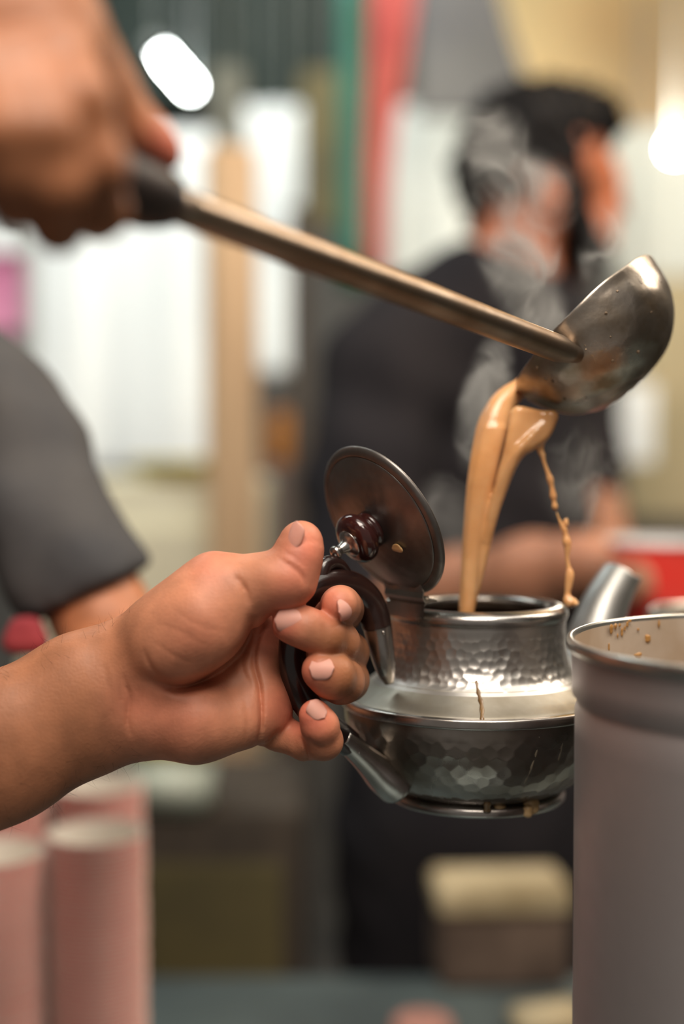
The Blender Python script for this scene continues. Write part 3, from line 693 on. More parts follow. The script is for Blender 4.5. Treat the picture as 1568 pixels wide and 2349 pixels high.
for i in range(16):
    k = rd.uniform(2.5, 6.9); j = int(k); f = k - j; r_, z_ = [bprof[j][q] + (bprof[j + 1][q] - bprof[j][q]) * f for q in (0, 1)]
    a = camang + rd.uniform(-1.2, 1.2); sz = rd.uniform(0.0003, 0.0007)
    blob('tea_drop', Vector((r_ * math.cos(a), r_ * math.sin(a), z_)), sz, M_water, bowl, (1, 1, 1), i)
s0 = P(1322, 815, 0.586); s1 = P(395, 466, 0.408); dirs = (s1 - s0).normalized()
pts = [s0 + (s1 - s0) * (i / 30) for i in range(31)]
sr = [0.0056 * (0.62 + 0.38 * min(1, i / 2.0)) if i < 2 else 0.0056 for i in range(31)]
shaft = sweep('shaft', [p - ladle_c for p in pts], sr, M_shaft, ladle, 28)
# weld seam where the shaft meets the bowl
sweep('weld', [P(1296, 772, 0.588) - ladle_c, P(1308, 782, 0.5872) - ladle_c, P(1322, 792, 0.5875) - ladle_c], [0.0012, 0.0018, 0.0010], M_steel, ladle, 10)
g0 = s1 + dirs * 0.001; g1 = s1 + dirs * 0.17
gp = [g0 + (g1 - g0) * (i / 24) for i in range(25)]
M_grip = mat('black_grip', (0.016, 0.010, 0.009), rough=0.5, color2=(0.03, 0.018, 0.014), scale=40)
sweep('grip', [p - ladle_c for p in gp], [0.0075, 0.0098, 0.0105] + [0.0105] * 21 + [0.006], M_grip, ladle, 24)

# ================================================================== MILK TEA, FALLING
def build_tea():
    g = SDF((0.035, 0.585, 1.14), (0.125, 0.660, 1.42), 0.00055)
    def ch(pts, k_in=0.001, **kw): g.chain(px_chain(spline(pts, 5)), k_in=0.0, **kw)
    # main sheet, left: broad and rounded, leaving the lip and falling into the pot
    ch([(1232, 858, .634, 20), (1192, 890, .628, 22), (1166, 912, .625, 28), (1146, 940, .623, 33), (1130, 980, .621, 37), (1116, 1040, .620, 36), (1102, 1110, .619, 32), (1092, 1180, .619, 28), (1083, 1250, .619, 24), (1075, 1320, .619, 20), (1069, 1400, .619, 18), (1066, 1500, .619, 16)], k_in=0.004, k=0.001, flat=(FWD, 0.75))
    for o_, d_ in ((-12, .0006), (5, .0002), (16, .0008)):     # long ropes in the sheet
        ch([(1132 + o_, 985, .617 + d_, 13), (1112 + o_ * .9, 1075, .6155 + d_, 14), (1094 + o_ * .7, 1180, .6155 + d_, 12), (1079 + o_ * .5, 1300, .616 + d_, 11), (1069 + o_ * .3, 1420, .6165 + d_, 9)], k_in=0.003, k=0.0016)
    # second sheet, right: leaves the lip under the bowl and sweeps in to join the first
    ch([(1266, 955, .610, 15), (1250, 995, .610, 13), (1220, 1016, .610, 13), (1188, 1038, .610, 16), (1165, 1075, .611, 17), (1148, 1120, .6125, 16), (1132, 1170, .614, 14), (1118, 1230, .616, 12), (1104, 1300, .6175, 10), (1090, 1370, .6195, 6), (1082, 1420, .622, 3)], k_in=0.003, k=0.0007)
    ch([(1180, 950, .612, 11), (1176, 990, .611, 13), (1166, 1040, .611, 13), (1150, 1100, .613, 12)], k_in=0.003, k=0.0016)
    for o_ in (-9, 1, 10):
        ch([(1236 + o_, 985 - o_, .6085, 5), (1206 + o_, 1014 - o_ * .8, .6080, 6), (1178 + o_ * .8, 1046 - o_ * .4, .6080, 6), (1156 + o_ * .8, 1094 - o_ * .2, .6095, 6), (1136 + o_ * .7, 1156, .6118, 5), (1114 + o_ * .5, 1240, .6152, 4)], k=0.0012)
    for f in np.linspace(0.10, 0.92, 8):           # thin curtain between the two
        ch([(1178 + 88 * f, 938 + 20 * f, .611, 7), (1178 + 70 * f, 985 + 8 * f, .6108, 7), (1170 + 50 * f, 1034 - 14 * f, .6105, 7)], k_in=0.002, k=0.003)
    # beads on the right strand, thinning and breaking into a second strand
    ch([(1240, 1000, .612, 13), (1238, 1028, .612, 9), (1246, 1052, .612, 6)], k_in=0.001, k=0.002)
    V, F = g.mesh(); V = smooth_mesh(V, F, 5, 0.5); return V, F
V, F = build_tea()
me = mesh_np('milk_tea', V, F); tea = link_mesh('tea_stream', me, M_tea)
tag(tea, 'stream of milky brown tea falling from the ladle into the teapot', 'tea')
def strand(name, pts, label):
    p3 = spline(pts, 6); g = [P(q[0], q[1], 0.612) for q in p3]
    o = sweep(name, g, [max(q[2], 1.2) * 0.612 / FPX for q in p3], M_tea, None, 14)
    return tag(o, label, 'tea')
strand('tea_strand', [(1243, 1040, 7), (1248, 1062, 4.5), (1256, 1085, 5.5), (1261, 1100, 8), (1265, 1118, 5.5), (1268, 1138, 8), (1270, 1150, 5), (1272, 1163, 7), (1274, 1171, 2)], 'thin beaded strand of tea dripping from under the ladle bowl')
strand('tea_strand', [(1276, 1176, 1.5), (1283, 1194, 3), (1292, 1212, 7), (1296, 1226, 6), (1299, 1242, 10), (1301, 1256, 8), (1300, 1280, 4.5), (1303, 1300, 5), (1306, 1318, 10), (1303, 1345, 8.5), (1301, 1362, 7), (1303, 1376, 13), (1309, 1384, 15), (1313, 1390, 9), (1314, 1393, 3)], 'broken-off falling strand of tea with a round drop at its lower end')
blob('tea_bead', P(1319, 1384, 0.611) - tea.location, 0.0016, M_tea, tea, (1, 1, 1), 8)
blob('tea_bead', P(1297, 1199, 0.612) - tea.location, 0.0012, M_tea, tea, (0.8, 1, 1.4), 9)

# ================================================================== CANISTER
CYc = 0.52
cc = PY(1812, 1472, CYc); CR = (1812 - 1300) * CYc / FPX
COUNTER = 0.85
can = empty('tea_canister', (cc.x, cc.y, COUNTER + 0.001))
tag(can, 'tall brushed metal canister with tea splashes inside its rim, beside the teapot', 'canister')
HC = cc.z - COUNTER - 0.001
zb = HC - 0.0225
lathe('wall', resample([(0.0, 0.0), (CR - 0.006, 0.0), (CR - 0.004, 0.003), (CR - 0.0035, zb - 0.004), (CR - 0.0042, zb - 0.002), (CR - 0.0042, zb), (CR - 0.0025, zb + 0.002), (CR - 0.0022, HC - 0.006), (CR - 0.0012, HC - 0.003)], 0.01), M_can, can, 160)
lathe('rim', spline([(CR - 0.0022, HC - 0.0045), (CR - 0.0004, HC - 0.0034), (CR, HC - 0.0012), (CR - 0.0008, HC + 0.0006), (CR - 0.0024, HC + 0.0006), (CR - 0.0032, HC - 0.0010)], 4), M_canrim, can, 160)
lathe('inside_wall', resample([(CR - 0.0032, HC - 0.001), (CR - 0.0050, HC - 0.02), (CR - 0.0055, 0.004), (0.0, 0.004)], 0.02), M_canin, can, 120)
lathe('tea_surface', [(CR - 0.0056, HC - 0.16), (0.0, HC - 0.16)], M_tea, can, 64)
for i, (px, py, r, sq) in enumerate([(1402, 1442, .0013, (.8, .4, 1.5)), (1412, 1436, .0009, (1, .4, 1.4)), (1426, 1450, .0010, (.7, .4, 1.6)), (1438, 1432, .0009, (.8, .4, 1.2)), (1432, 1441, .0007, (.8, .4, 1.6)), (1444, 1424, .0008, (1, .4, 1)), (1421, 1434, .0007, (1, .4, 1)),
                                  (1486, 1465, .0016, (.9, .4, 1.1)), (1511, 1431, .0009, (.6, .4, 1.8)), (1396, 1485, .0008, (.5, .4, 2.0)), (1460, 1505, .0022, (1.2, .4, .7)), (1482, 1523, .0012, (1, .4, .8)), (1416, 1458, .0006, (.7, .4, 1.6)), (1463, 1444, .0006, (1, .4, 1))]):
    # intersect the ray with the inside of the far wall
    d = (P(px, py, 1.0) - CAM); ax, ay = d.x, d.y; bx, by = CAM.x - cc.x, CAM.y - cc.y; Rr = CR - 0.0042
    A_ = ax * ax + ay * ay; B_ = 2 * (ax * bx + ay * by); C_ = bx * bx + by * by - Rr * Rr; t = (-B_ + math.sqrt(B_ * B_ - 4 * A_ * C_)) / (2 * A_)
    q = CAM + d * t - Vector(can.location)
    o = blob('tea_splash', q, r, M_splat, can, sq, i); o.rotation_euler = (0, 0, math.atan2(q.y, q.x) - math.pi / 2)

# ================================================================== SETTING
M_floor = mat('dark_concrete', (0.06, 0.055, 0.05), rough=0.8, color2=(0.10, 0.09, 0.08), scale=4)
M_wallb = mat('grey_brown_plaster', (0.12, 0.11, 0.10), rough=0.9, color2=(0.08, 0.075, 0.07), scale=2.5)
M_ceil = mat('dark_green_sheeting', (0.007, 0.017, 0.014), rough=0.8, color2=(0.013, 0.024, 0.020), scale=3)
M_white = mat('white_plastic_sheet', (0.80, 0.82, 0.81), rough=0.6, color2=(0.70, 0.73, 0.73), scale=2.2)
M_greyw = mat('pale_grey_board', (0.68, 0.70, 0.66), rough=0.7, color2=(0.56, 0.58, 0.54), scale=3)
M_post = mat('pale_wood', (0.76, 0.53, 0.32), rough=0.7, color2=(0.66, 0.44, 0.26), scale=6, stretch=(8, 8, 1))
M_dkwood = mat('dark_brown_wood', (0.040, 0.030, 0.022), rough=0.7, color2=(0.065, 0.048, 0.034), scale=5, stretch=(6, 6, 1))
M_green = mat('green_paint', (0.012, 0.16, 0.105), rough=0.5, color2=(0.008, 0.10, 0.07), scale=6)
M_red = mat('red_paint', (0.72, 0.17, 0.13), rough=0.6, color2=(0.58, 0.10, 0.09), scale=5)
M_cream = mat('cream_canvas', (0.86, 0.75, 0.48), rough=0.9, color2=(0.76, 0.56, 0.30), scale=1.6, lo=0.4, hi=0.62)
M_olive = mat('olive_brown', (0.115, 0.09, 0.032), rough=0.8, color2=(0.06, 0.05, 0.022), scale=5)
M_tan = mat('tan_board', (0.46, 0.37, 0.22), rough=0.8, color2=(0.34, 0.28, 0.16), scale=4)
M_orange = mat('orange_plastic', (0.50, 0.19, 0.03), rough=0.4, color2=(0.40, 0.14, 0.02), scale=8)
M_yel = mat('yellow_green_plastic', (0.40, 0.33, 0.03), rough=0.5, color2=(0.50, 0.40, 0.05), scale=8)
M_pale = mat('pale_green_plastic', (0.50, 0.58, 0.48), rough=0.5, color2=(0.58, 0.62, 0.52), scale=8)
M_pink = mat('pink_paper', (0.58, 0.17, 0.33), rough=0.7, color2=(0.66, 0.26, 0.40), scale=5)
M_ctr = mat('steel_counter', (0.15, 0.19, 0.19), rough=0.4, metal=0.5, color2=(0.10, 0.125, 0.13), scale=9)
M_lamp = mat('lamp_tube_glow', (1, 1, 1), rough=0.3, emit=(0.93, 1.0, 0.97), emit_s=70)
M_bulb = mat('bulb_glow', (1, 1, 1), rough=0.3, emit=(0.96, 1.0, 1.0), emit_s=60)
M_fix = mat('lamp_fitting', (0.35, 0.37, 0.36), rough=0.5, color2=(0.28, 0.30, 0.29), scale=20)
def st(o): o['kind'] = 'structure'; return o
st(box('floor', (0, 1.6, -0.02), (5.6, 5.6, 0.04), M_floor))
st(box('wall_back', (0, 4.22, 1.5), (5.6, 0.06, 3.0), M_wallb))
st(box('wall_left', (-2.62, 1.6, 1.5), (0.06, 5.3, 3.0), M_wallb))
st(box('wall_right', (2.62, 1.6, 1.5), (0.06, 5.3, 3.0), M_wallb))
st(box('ceiling', (0, 1.75, 2.99), (5.6, 5.1, 0.04), M_ceil))

def panel(name, x0, y0, x1, y1, Y, th, m, label, cat, tilt=0.0, bevel=0.004, group=None, hung=False):
    a = PY(x0, y0, Y); b = PY(x1, y1, Y); c = (a + b) / 2
    o = box(name, (c.x, Y + th / 2, c.z), (abs(b.x - a.x), th, abs(a.z - b.z)), m, None, bevel)
    o.rotation_euler = (0, tilt, 0); tag(o, label, cat, group)
    if hung: bpy.context.view_layer.update(); hang(o, max(a.z, b.z) - 0.003, Y + th / 2, (min(a.x, b.x) + 0.02, max(a.x, b.x) - 0.02))
    return o
# --- counter
ctr = empty('counter', (0.0, 0.80, 0.0)); tag(ctr, 'grey-green metal counter the paper cups and canister stand on', 'counter')
o = box('worktop', (0.50, 0, COUNTER - 0.02), (1.60, 1.00, 0.04), M_ctr, ctr, 0.004)
o = box('front_panel', (0.50, -0.46, (COUNTER - 0.04) / 2), (1.52, 0.03, COUNTER - 0.04), M_dkwood, ctr, 0.002)
for sx in (-0.25, 1.24):
    for sy in (-0.40, 0.44): box('leg', (sx, sy, (COUNTER - 0.04) / 2), (0.06, 0.06, COUNTER - 0.04), M_dkwood, ctr, 0.004)

# --- hanging sheets and boards on the back wall
def sheet(name, x0, y0, x1, y1, Y, m, label, amp=0.012, n=26, group=None, cat='sheet'):
    a = PY(x0, y0, Y); b = PY(x1, y1, Y); V = []; ph = rng.uniform(0, 6, 4)
    for lay in (0, 1):
        for j in range(n):
            for i in range(n):
                s = i / (n - 1); t = j / (n - 1)
                V.append((a.x + (b.x - a.x) * s, Y + lay * 0.003 + amp * (math.sin(s * 11 + ph[0] + 1.5 * t) + 0.5 * math.sin(s * 23 + ph[1])) * (0.35 + 0.65 * t), b.z + (a.z - b.z) * (1 - t)))
    g_ = grid_faces(n, n); N_ = n * n; F = [tuple(reversed(f)) for f in g_] + [tuple(q + N_ for q in f) for f in g_]
    ring = [i for i in range(n)] + [j * n + n - 1 for j in range(1, n)] + [(n - 1) * n + i for i in range(n - 2, -1, -1)] + [j * n for j in range(n - 2, 0, -1)]
    for p, q in zip(ring, ring[1:] + ring[:1]): F.append((p, q, q + N_, p + N_))
    o = tag(link_mesh(name, mesh_np(name, V, F), m), label, cat, group)
    for xx in (a.x + 0.03 * (1 if b.x > a.x else -1), b.x - 0.03 * (1 if b.x > a.x else -1)):
        sweep('cord', [Vector((xx, Y, a.z - 0.01)), Vector((xx, Y, 2.972))], [0.002, 0.002], M_fix, o, 6)
    return o
def hang(o, zt, Y, xs):
    for xx in xs: keep(sweep('cord', [Vector((xx, Y, zt)), Vector((xx, Y, 2.972))], [0.002, 0.002], M_fix, None, 6), o)
sheet('dark_tarpaulin', 130, -110, 800, 250, 3.85, M_ceil, 'dark green tarpaulin hung behind the glowing tube lamp', 0.03)
sheet('white_sheet', 66, 300, 492, 1085, 3.0, M_white, 'large white plastic sheet hanging behind the pale wooden post')
sheet('white_sheet', 560, 240, 690, 860, 3.05, M_white, 'narrow white sheet hanging between wooden post and dark post')
sheet('grey_sheet', 876, 240, 1085, 640, 3.1, M_greyw, 'white sheet hanging beside the red pole behind the dark-haired man')
sheet('pale_sheet', 1392, 270, 1680, 640, 3.5, M_greyw, 'pale sheet hung behind the round bulb')
panel('tan_board', 1440, 636, 1700, 1190, 3.0, 0.03, M_tan, 'tan board hanging below the pale sheet and its bulb', 'board', hung=True)
panel('white_card', 1428, 880, 1500, 1060, 2.7, 0.004, M_white, 'small white card fixed before the tan board', 'card', hung=True)
panel('pink_poster', -60, 575, 52, 760, 2.6, 0.004, M_pink, 'pink paper poster with white strip, beside a thin pole', 'poster', hung=True)
panel('white_card', -60, 505, 56, 574, 2.57, 0.004, M_white, 'white paper strip above the pink poster', 'card', hung=True)
def pole(name, x0, y0, x1, y1, D0, D1, r, m, label, cat='pole', seg=16):
    a = P(x0, y0, D0); b = P(x1, y1, D1); c = (a + b) / 2
    o = sweep(name, [a + (b - a) * (i / 8) for i in range(9)], [r] * 9, m, None, seg); return tag(o, label, cat)
pole('thin_pole', 70, 380, 66, 1500, 2.2, 2.2, 0.010, M_fix, 'thin grey pole standing beside the pink poster')
pole('green_pole', 806, -60, 806, 660, 2.35, 2.35, 0.022, M_green, 'green painted pole beside the red pole')
# red cloth strip, broad above and narrow below
def strip():
    Y = 2.5; pts = [(850, -60, 962), (846, 120, 935), (840, 300, 905), (834, 450, 890), (830, 620, 882)]; V = []; n = 9
    for (xa, y, xb) in pts:
        for lay in (0, 0.03):
            for i in range(n):
                p = PY(xa + (xb - xa) * i / (n - 1), y, Y); V.append((p.x, Y + lay - 0.012 * math.sin(i * 1.9), p.z))
    F = []; R_ = 2 * n
    for j in range(len(pts) - 1):
        for i in range(n - 1):
            a = j * R_ + i; F.append((a, a + R_, a + R_ + 1, a + 1)); a += n; F.append((a, a + 1, a + R_ + 1, a + R_))
        F.append((j * R_, j * R_ + n, (j + 1) * R_ + n, (j + 1) * R_)); F.append((j * R_ + n - 1, (j + 1) * R_ + n - 1, (j + 1) * R_ + R_ - 1, j * R_ + R_ - 1))
    return link_mesh('red_banner', mesh_np('red_banner', V, F), M_red)
tag(strip(), 'red cloth banner hanging next to the green pole', 'banner')
panel('dark_post', 664, 470, 712, 3500, 2.1, 0.07, M_dkwood, 'dark brown square post left of the man in black', 'post')
panel('grey_board', 690, 160, 786, 520, 2.9, 0.03, M_olive, 'olive-brown board behind the green pole', 'board', hung=True)
panel('slate_board', 955, -80, 1240, 262, 2.9, 0.03, mat('slate_grey', (0.085, 0.082, 0.088), rough=0.8, color2=(0.12, 0.115, 0.11), scale=4), 'dark slate-grey board beside the red banner and the cream awning', 'board', hung=True)
o = panel('grey_beam', 486, 150, 556, 345, 2.3, 0.05, mat('grey_green_wood', (0.24, 0.24, 0.19), rough=0.8, color2=(0.18, 0.18, 0.15), scale=6), 'short grey-green upright above the pale wooden post', 'post', 0.0, hung=True)
# pale wooden post, turned so that one face is in shade
pa = PY(528, 340, 1.85); pb = PY(528, 1900, 1.85)
post = box('wooden_post', (pa.x, 1.85, (pa.z + 0.0) / 2), (0.058, 0.044, pa.z), M_post, None, 0.004, rz=math.radians(24)); tag(post, 'pale square wooden post standing behind the hand and teapot', 'post')
# cream awning, sloping, upper right
def translucent(m, w):
    nt = m.node_tree; N = nt.nodes; L = nt.links; b = N['Principled BSDF']; t = N.new('ShaderNodeBsdfTranslucent'); mx = N.new('ShaderNodeMixShader'); mx.inputs[0].default_value = w
    src = b.inputs['Base Color'].links[0].from_socket; L.new(src, t.inputs[0]); L.new(b.outputs[0], mx.inputs[1]); L.new(t.outputs[0], mx.inputs[2]); L.new(mx.outputs[0], N['Material Output'].inputs[0])
translucent(M_cream, 0.6)
def awning():
    a = [(1120, -90, 2.55), (1165, 60, 2.6), (1215, 190, 2.65), (1300, 255, 2.7), (1440, 275, 2.75), (1700, 285, 2.8)]
    V = []; n = len(a); m_ = 8
    for lay in (0, 1):
        for j in range(m_):
            f = j / (m_ - 1)
            for (x, y, D) in a:
                q = P(x, y, D); top = Vector((q.x + 0.20 + 0.5 * f, q.y - 0.75 * f, 2.9)); p = q.lerp(top, f)
                p.z += -0.05 * math.sin(math.pi * f) + 0.012 * math.sin(q.x * 30 + f * 9) + lay * 0.004; V.append(p)
    g_ = grid_faces(n, m_); N_ = n * m_
    F = [tuple(f) for f in g_] + [tuple(reversed([q + N_ for q in f])) for f in g_]
    return link_mesh('canvas_awning', mesh_np('canvas_awning', V, F), M_cream)
tag(awning(), 'cream canvas awning sloping down above the man with black hair', 'awning')
# --- lamps
def tube_lamp():
    a = P(360, 112, 3.25); b = P(436, 199, 3.60); e = empty('tube_lamp', tuple((a + b) / 2)); c = (a + b) / 2
    sweep('tube', [a - c, (b - a) * 0.5 + a - c, b - c], [0.011] * 3, M_lamp, e, 16)
    d = (b - a).normalized()
    for p, s in ((a, -1), (b, 1)): sweep('end_cap', [p - c, p + d * (s * 0.03) - c], [0.018, 0.018], M_fix, e, 14)
    for p in (a, b): sweep('cord', [p - c + Vector((0, 0, 0.016)), Vector((p.x, p.y, 2.97)) - c], [0.003, 0.003], M_fix, e, 6)
    return tag(e, 'glowing white tube lamp hanging under the dark green roof', 'lamp')
tube_lamp()
def bulb_lamp(px, py, D, r, label):
    c = P(px, py, D); e = empty('bulb_lamp', tuple(c))
    lathe('bulb', spline([(0.0, -r), (r * .7, -r * .75), (r, 0), (r * .8, r * .62), (r * .42, r * 1.1), (r * .40, r * 1.5)], 5), M_bulb, e, 20)
    lathe('socket', [(0.0, r * 2.3), (r * .46, r * 2.2), (r * .50, r * 1.45), (r * .30, r * 1.4)], M_fix, e, 16)
    sweep('cord', [Vector((0, 0, r * 2.2)), Vector((0, 0, 2.97 - c.z))], [0.004, 0.004], M_fix, e, 6)
    point('bulb_light', (c.x, c.y - 0.03, c.z - 0.02), 7, (1.0, 0.93, 0.80), 0.02)
    return tag(e, label, 'lamp')
bulb_lamp(1546, 342, 2.45, 0.013, 'round glowing bulb hanging before the pale sheet')
# --- shelving and goods at the left, behind the cups
cab = empty('cabinet', (PY(330, 1500, 2.0).x, 2.0, 0)); tag(cab, 'cream cabinet standing behind the person in the grey shirt', 'cabinet')
zt = PY(340, 1108, 1.9).z
M_creamp = mat('cream_paint', (0.82, 0.79, 0.62), rough=0.6, color2=(0.74, 0.68, 0.50), scale=5)
box('body', (0, 0.12, zt / 2), (0.34, 0.24, zt), M_creamp, cab, 0.006)
box('door', (0, -0.008, zt * 0.55), (0.30, 0.016, zt * 0.8), M_creamp, cab, 0.004)
box('handle', (0.11, -0.022, zt * 0.6), (0.012, 0.012, 0.09), M_fix, cab, 0.003)
q = PY(405, 1090, 1.95); o = lathe('tray', spline([(0.0, 0.0), (0.055, 0.0), (0.072, 0.012), (0.080, 0.026), (0.074, 0.026), (0.066, 0.012), (0.0, 0.006)], 4), M_yel, None, 32); o.location = (q.x, 2.06, zt + 0.001)
tag(o, 'shallow yellow-green dish on top of the cream cabinet', 'dish')
# dark counter-high cabinet behind, with jars
M_brn = mat('brown_painted_door', (0.13, 0.09, 0.06), rough=0.7, color2=(0.09, 0.065, 0.045), scale=6)
dk = empty('low_cabinet', (-0.30, 1.40, 0)); tag(dk, 'low dark wooden cabinet beneath the hand, behind the counter', 'cabinet')
zc = 0.97
box('body', (0, 0.15, zc / 2), (0.52, 0.26, zc), M_dkwood, dk, 0.006)
for i, xx in enumerate((-0.17, 0.0, 0.17)):
    d_ = box('door', (xx, 0.012, zc * 0.52), (0.140, 0.018, zc * 0.86), (M_dkwood, M_brn, M_olive)[i], dk, 0.004); k_ = box('knob', (0.055, -0.016, 0.15), (0.018, 0.016, 0.018), M_fix, d_, 0.004)
def jar(px, py0, py1, Y, r, m, lid_m, label):
    a = PY(px, py1, Y); b = PY(px, py0, Y); h = b.z - a.z; e = empty('storage_jar', (a.x, Y, a.z)); r_ = r
    lathe('glass', spline([(0.0, 0.0), (r_ * .9, 0.0), (r_, h * .08), (r_, h * .70), (r_ * .78, h * .82), (r_ * .76, h * .86)], 4), m, e, 24)
    lathe('lid', spline([(r_ * .70, h * .85), (r_ * .84, h * .85), (r_ * .84, h * .98), (r_ * .7, h), (0.0, h)], 3), lid_m, e, 24)
    return tag(e, label, 'jar')
box_ = box
q = PY(640, 1064, 2.35)
bc = box('side_cabinet', (q.x, 2.48, q.z / 2), (0.085, 0.22, q.z), mat('mauve_brown_paint', (0.17, 0.125, 0.11), rough=0.8, color2=(0.12, 0.09, 0.08), scale=4), None, 0.006); tag(bc, 'narrow mauve-brown cabinet beside the dark post, orange jar on top', 'cabinet')
jar(652, 945, 1064, 2.42, 0.028, M_orange, M_orange, 'orange lidded jar on the narrow mauve-brown cabinet').location.z = q.z + 0.001

# ================================================================== PAPER CUPS
M_cupw = mat('red_printed_cup_paper', (0.62, 0.085, 0.065), rough=0.6, color2=(0.70, 0.125, 0.095), scale=60)
M_cupr = mat('white_cup_rim', (0.80, 0.74, 0.66), rough=0.55, color2=(0.76, 0.69, 0.60), scale=60)
M_cuprim = mat('faded_pink_cup_rim', (0.78, 0.62, 0.54), rough=0.55, color2=(0.74, 0.56, 0.49), scale=60)
CUPR = 0.0335; CUPH = 0.080; PITCHC = 0.0029
def cup_meshes():
    r0, r1, h = CUPR * 0.70, CUPR - 0.0012, CUPH
    w = lathe('w', [(0.0, 0.004), (r0 - 0.001, 0.004), (r0, 0.0), (r0 + (r1 - r0) * 0.5, h * 0.5), (r1 - 0.0002, h - 0.001)], M_cupw, None, 40)
    rim = lathe('r', [(r1 - 0.0004, h - 0.0012), (r1 + 0.0005, h - 0.0010), (r1 + 0.0008, h - 0.0005), (r1 + 0.0005, h), (r1 - 0.0004, h - 0.0001), (r1 - 0.0008, h - 0.0006)], M_cuprim, None, 40)
    lin = lathe('l', [(r1 - 0.0008, h - 0.001), (r0 + (r1 - r0) * 0.5 - 0.0008, h * 0.5), (r0 - 0.0012, 0.006), (0.0, 0.006)], M_cupr, None, 40)
    ms = [x.data for x in (w, rim, lin)]
    for x in (w, rim, lin): bpy.data.objects.remove(x)
    return ms
CM = cup_meshes()
def cup(x, y, z, label, group):
    o = bpy.data.objects.new('paper_cup', CM[0]); COL.objects.link(o); o.location = (x, y, z); tag(o, label, 'cup', group)
    for nm, me in (('rim', CM[1]), ('lining', CM[2])):
        c = bpy.data.objects.new(nm, me); COL.objects.link(c); c.parent = o
    return o
def stack(px, py, D, where):
    t = P(px, py, D); n = int(round((t.z - COUNTER - CUPH) / PITCHC)) + 1
    for k in range(n):
        i_ = n - k; sfx = 'th' if 10 <= i_ % 100 <= 20 else {1: 'st', 2: 'nd', 3: 'rd'}.get(i_ % 10, 'th')
        lab = 'topmost red and white paper cup of the %s' % where if i_ == 1 else 'red paper cup %d%s from the top of the %s' % (i_, sfx, where)
        cup(t.x + random.uniform(-.0004, .0004), t.y + random.uniform(-.0004, .0004), COUNTER + 0.0005 + k * PITCHC, lab, 'paper cups in the ' + where)
stack(221, 1910, 0.95, 'front cup stack below the wrist')
stack(-16, 1950, 0.925, 'front cup stack below the forearm')
stack(226, 1802, 1.045, 'taller rear cup stack below the wrist')
stack(2, 1800, 1.02, 'taller rear cup stack below the forearm')

# second canister behind the first
c2 = PY(1690, 1404, 0.76); r2 = 200 * 0.76 / FPX
can2 = empty('metal_pot', (c2.x, 0.76, COUNTER + 0.001)); tag(can2, 'smaller bright metal pot standing behind the tall brushed canister', 'pot')
h2 = c2.z - COUNTER - 0.001
lathe('wall', resample([(0, 0), (r2 - 0.003, 0), (r2 - 0.002, 0.003), (r2 - 0.002, h2 - 0.004)], 0.02), M_can, can2, 64)
lathe('rim', spline([(r2 - 0.003, h2 - 0.005), (r2, h2 - 0.004), (r2 + 0.001, h2 - 0.001), (r2 - 0.001, h2 + 0.001), (r2 - 0.004, h2), (r2 - 0.004, h2 - 0.004)], 4), M_canrim, can2, 64)
lathe('inside_wall', resample([(r2 - 0.004, h2 - 0.003), (r2 - 0.004, 0.004), (0, 0.004)], 0.02), M_canin, can2, 64)

# things on the far edge of the counter
def on_counter(px, py): return PZ(px, py, COUNTER)
b0 = on_counter(1150, 2262); wb = 0.118; hb = 0.092
M_blk = mat('mottled_brown_wood', (0.055, 0.034, 0.024), rough=0.7, color2=(0.14, 0.095, 0.07), scale=16)
M_slab = mat('pale_yellow_wood', (0.54, 0.45, 0.29), rough=0.7, color2=(0.32, 0.25, 0.14), scale=12)
blk = empty('wooden_box', (b0.x, b0.y + 0.03, COUNTER + 0.0005)); tag(blk, 'mottled brown wooden box with a pale lid at the far edge of the counter', 'box')
box('body', (0, 0, hb * 0.36), (wb, 0.075, hb * 0.72), M_blk, blk, 0.004, rz=0.06)
box('lid', (0, 0, hb * 0.86), (wb + 0.004, 0.079, hb * 0.27), M_slab, blk, 0.004, rz=0.06)
b1 = on_counter(1262, 2375); o = link_mesh('sugar_packet', box_mesh('sugar_packet', 0.062, 0.045, 0.022, 0.004), M_slab, None, True); o.location = (b1.x, b1.y, COUNTER + 0.012); o.rotation_euler = (0, 0, 0.25)
tag(o, 'flat pale yellow packet lying before the wooden box', 'packet')
b1 = on_counter(968, 2372); o = lathe('jar_lid', spline([(0.0, 0.012), (0.020, 0.012), (0.025, 0.010), (0.026, 0.004), (0.026, 0.0), (0.0, 0.0)], 3), mat('dusty_pink_plastic', (0.40, 0.20, 0.16), rough=0.5, color2=(0.34, 0.16, 0.13), scale=20), None, 28); o.location = (b1.x, b1.y, COUNTER + 0.0005)
tag(o, 'round dusty pink jar lid lying on the counter', 'lid')
q = PY(395, 1800, 1.45); o = link_mesh('plastic_tub', box_mesh('plastic_tub', 0.085, 0.07, 0.055, 0.008), M_pale, None, True); o.location = (q.x, 1.445, zc + 0.028); tag(o, 'pale green plastic tub on the low dark cabinet', 'tub')
o = link_mesh('tub_lid', box_mesh('tub_lid', 0.090, 0.075, 0.018, 0.006), M_yel, None, True); o.location = (q.x, 1.445, zc + 0.066); tag(o, 'yellow lid lying on the pale green tub', 'lid')

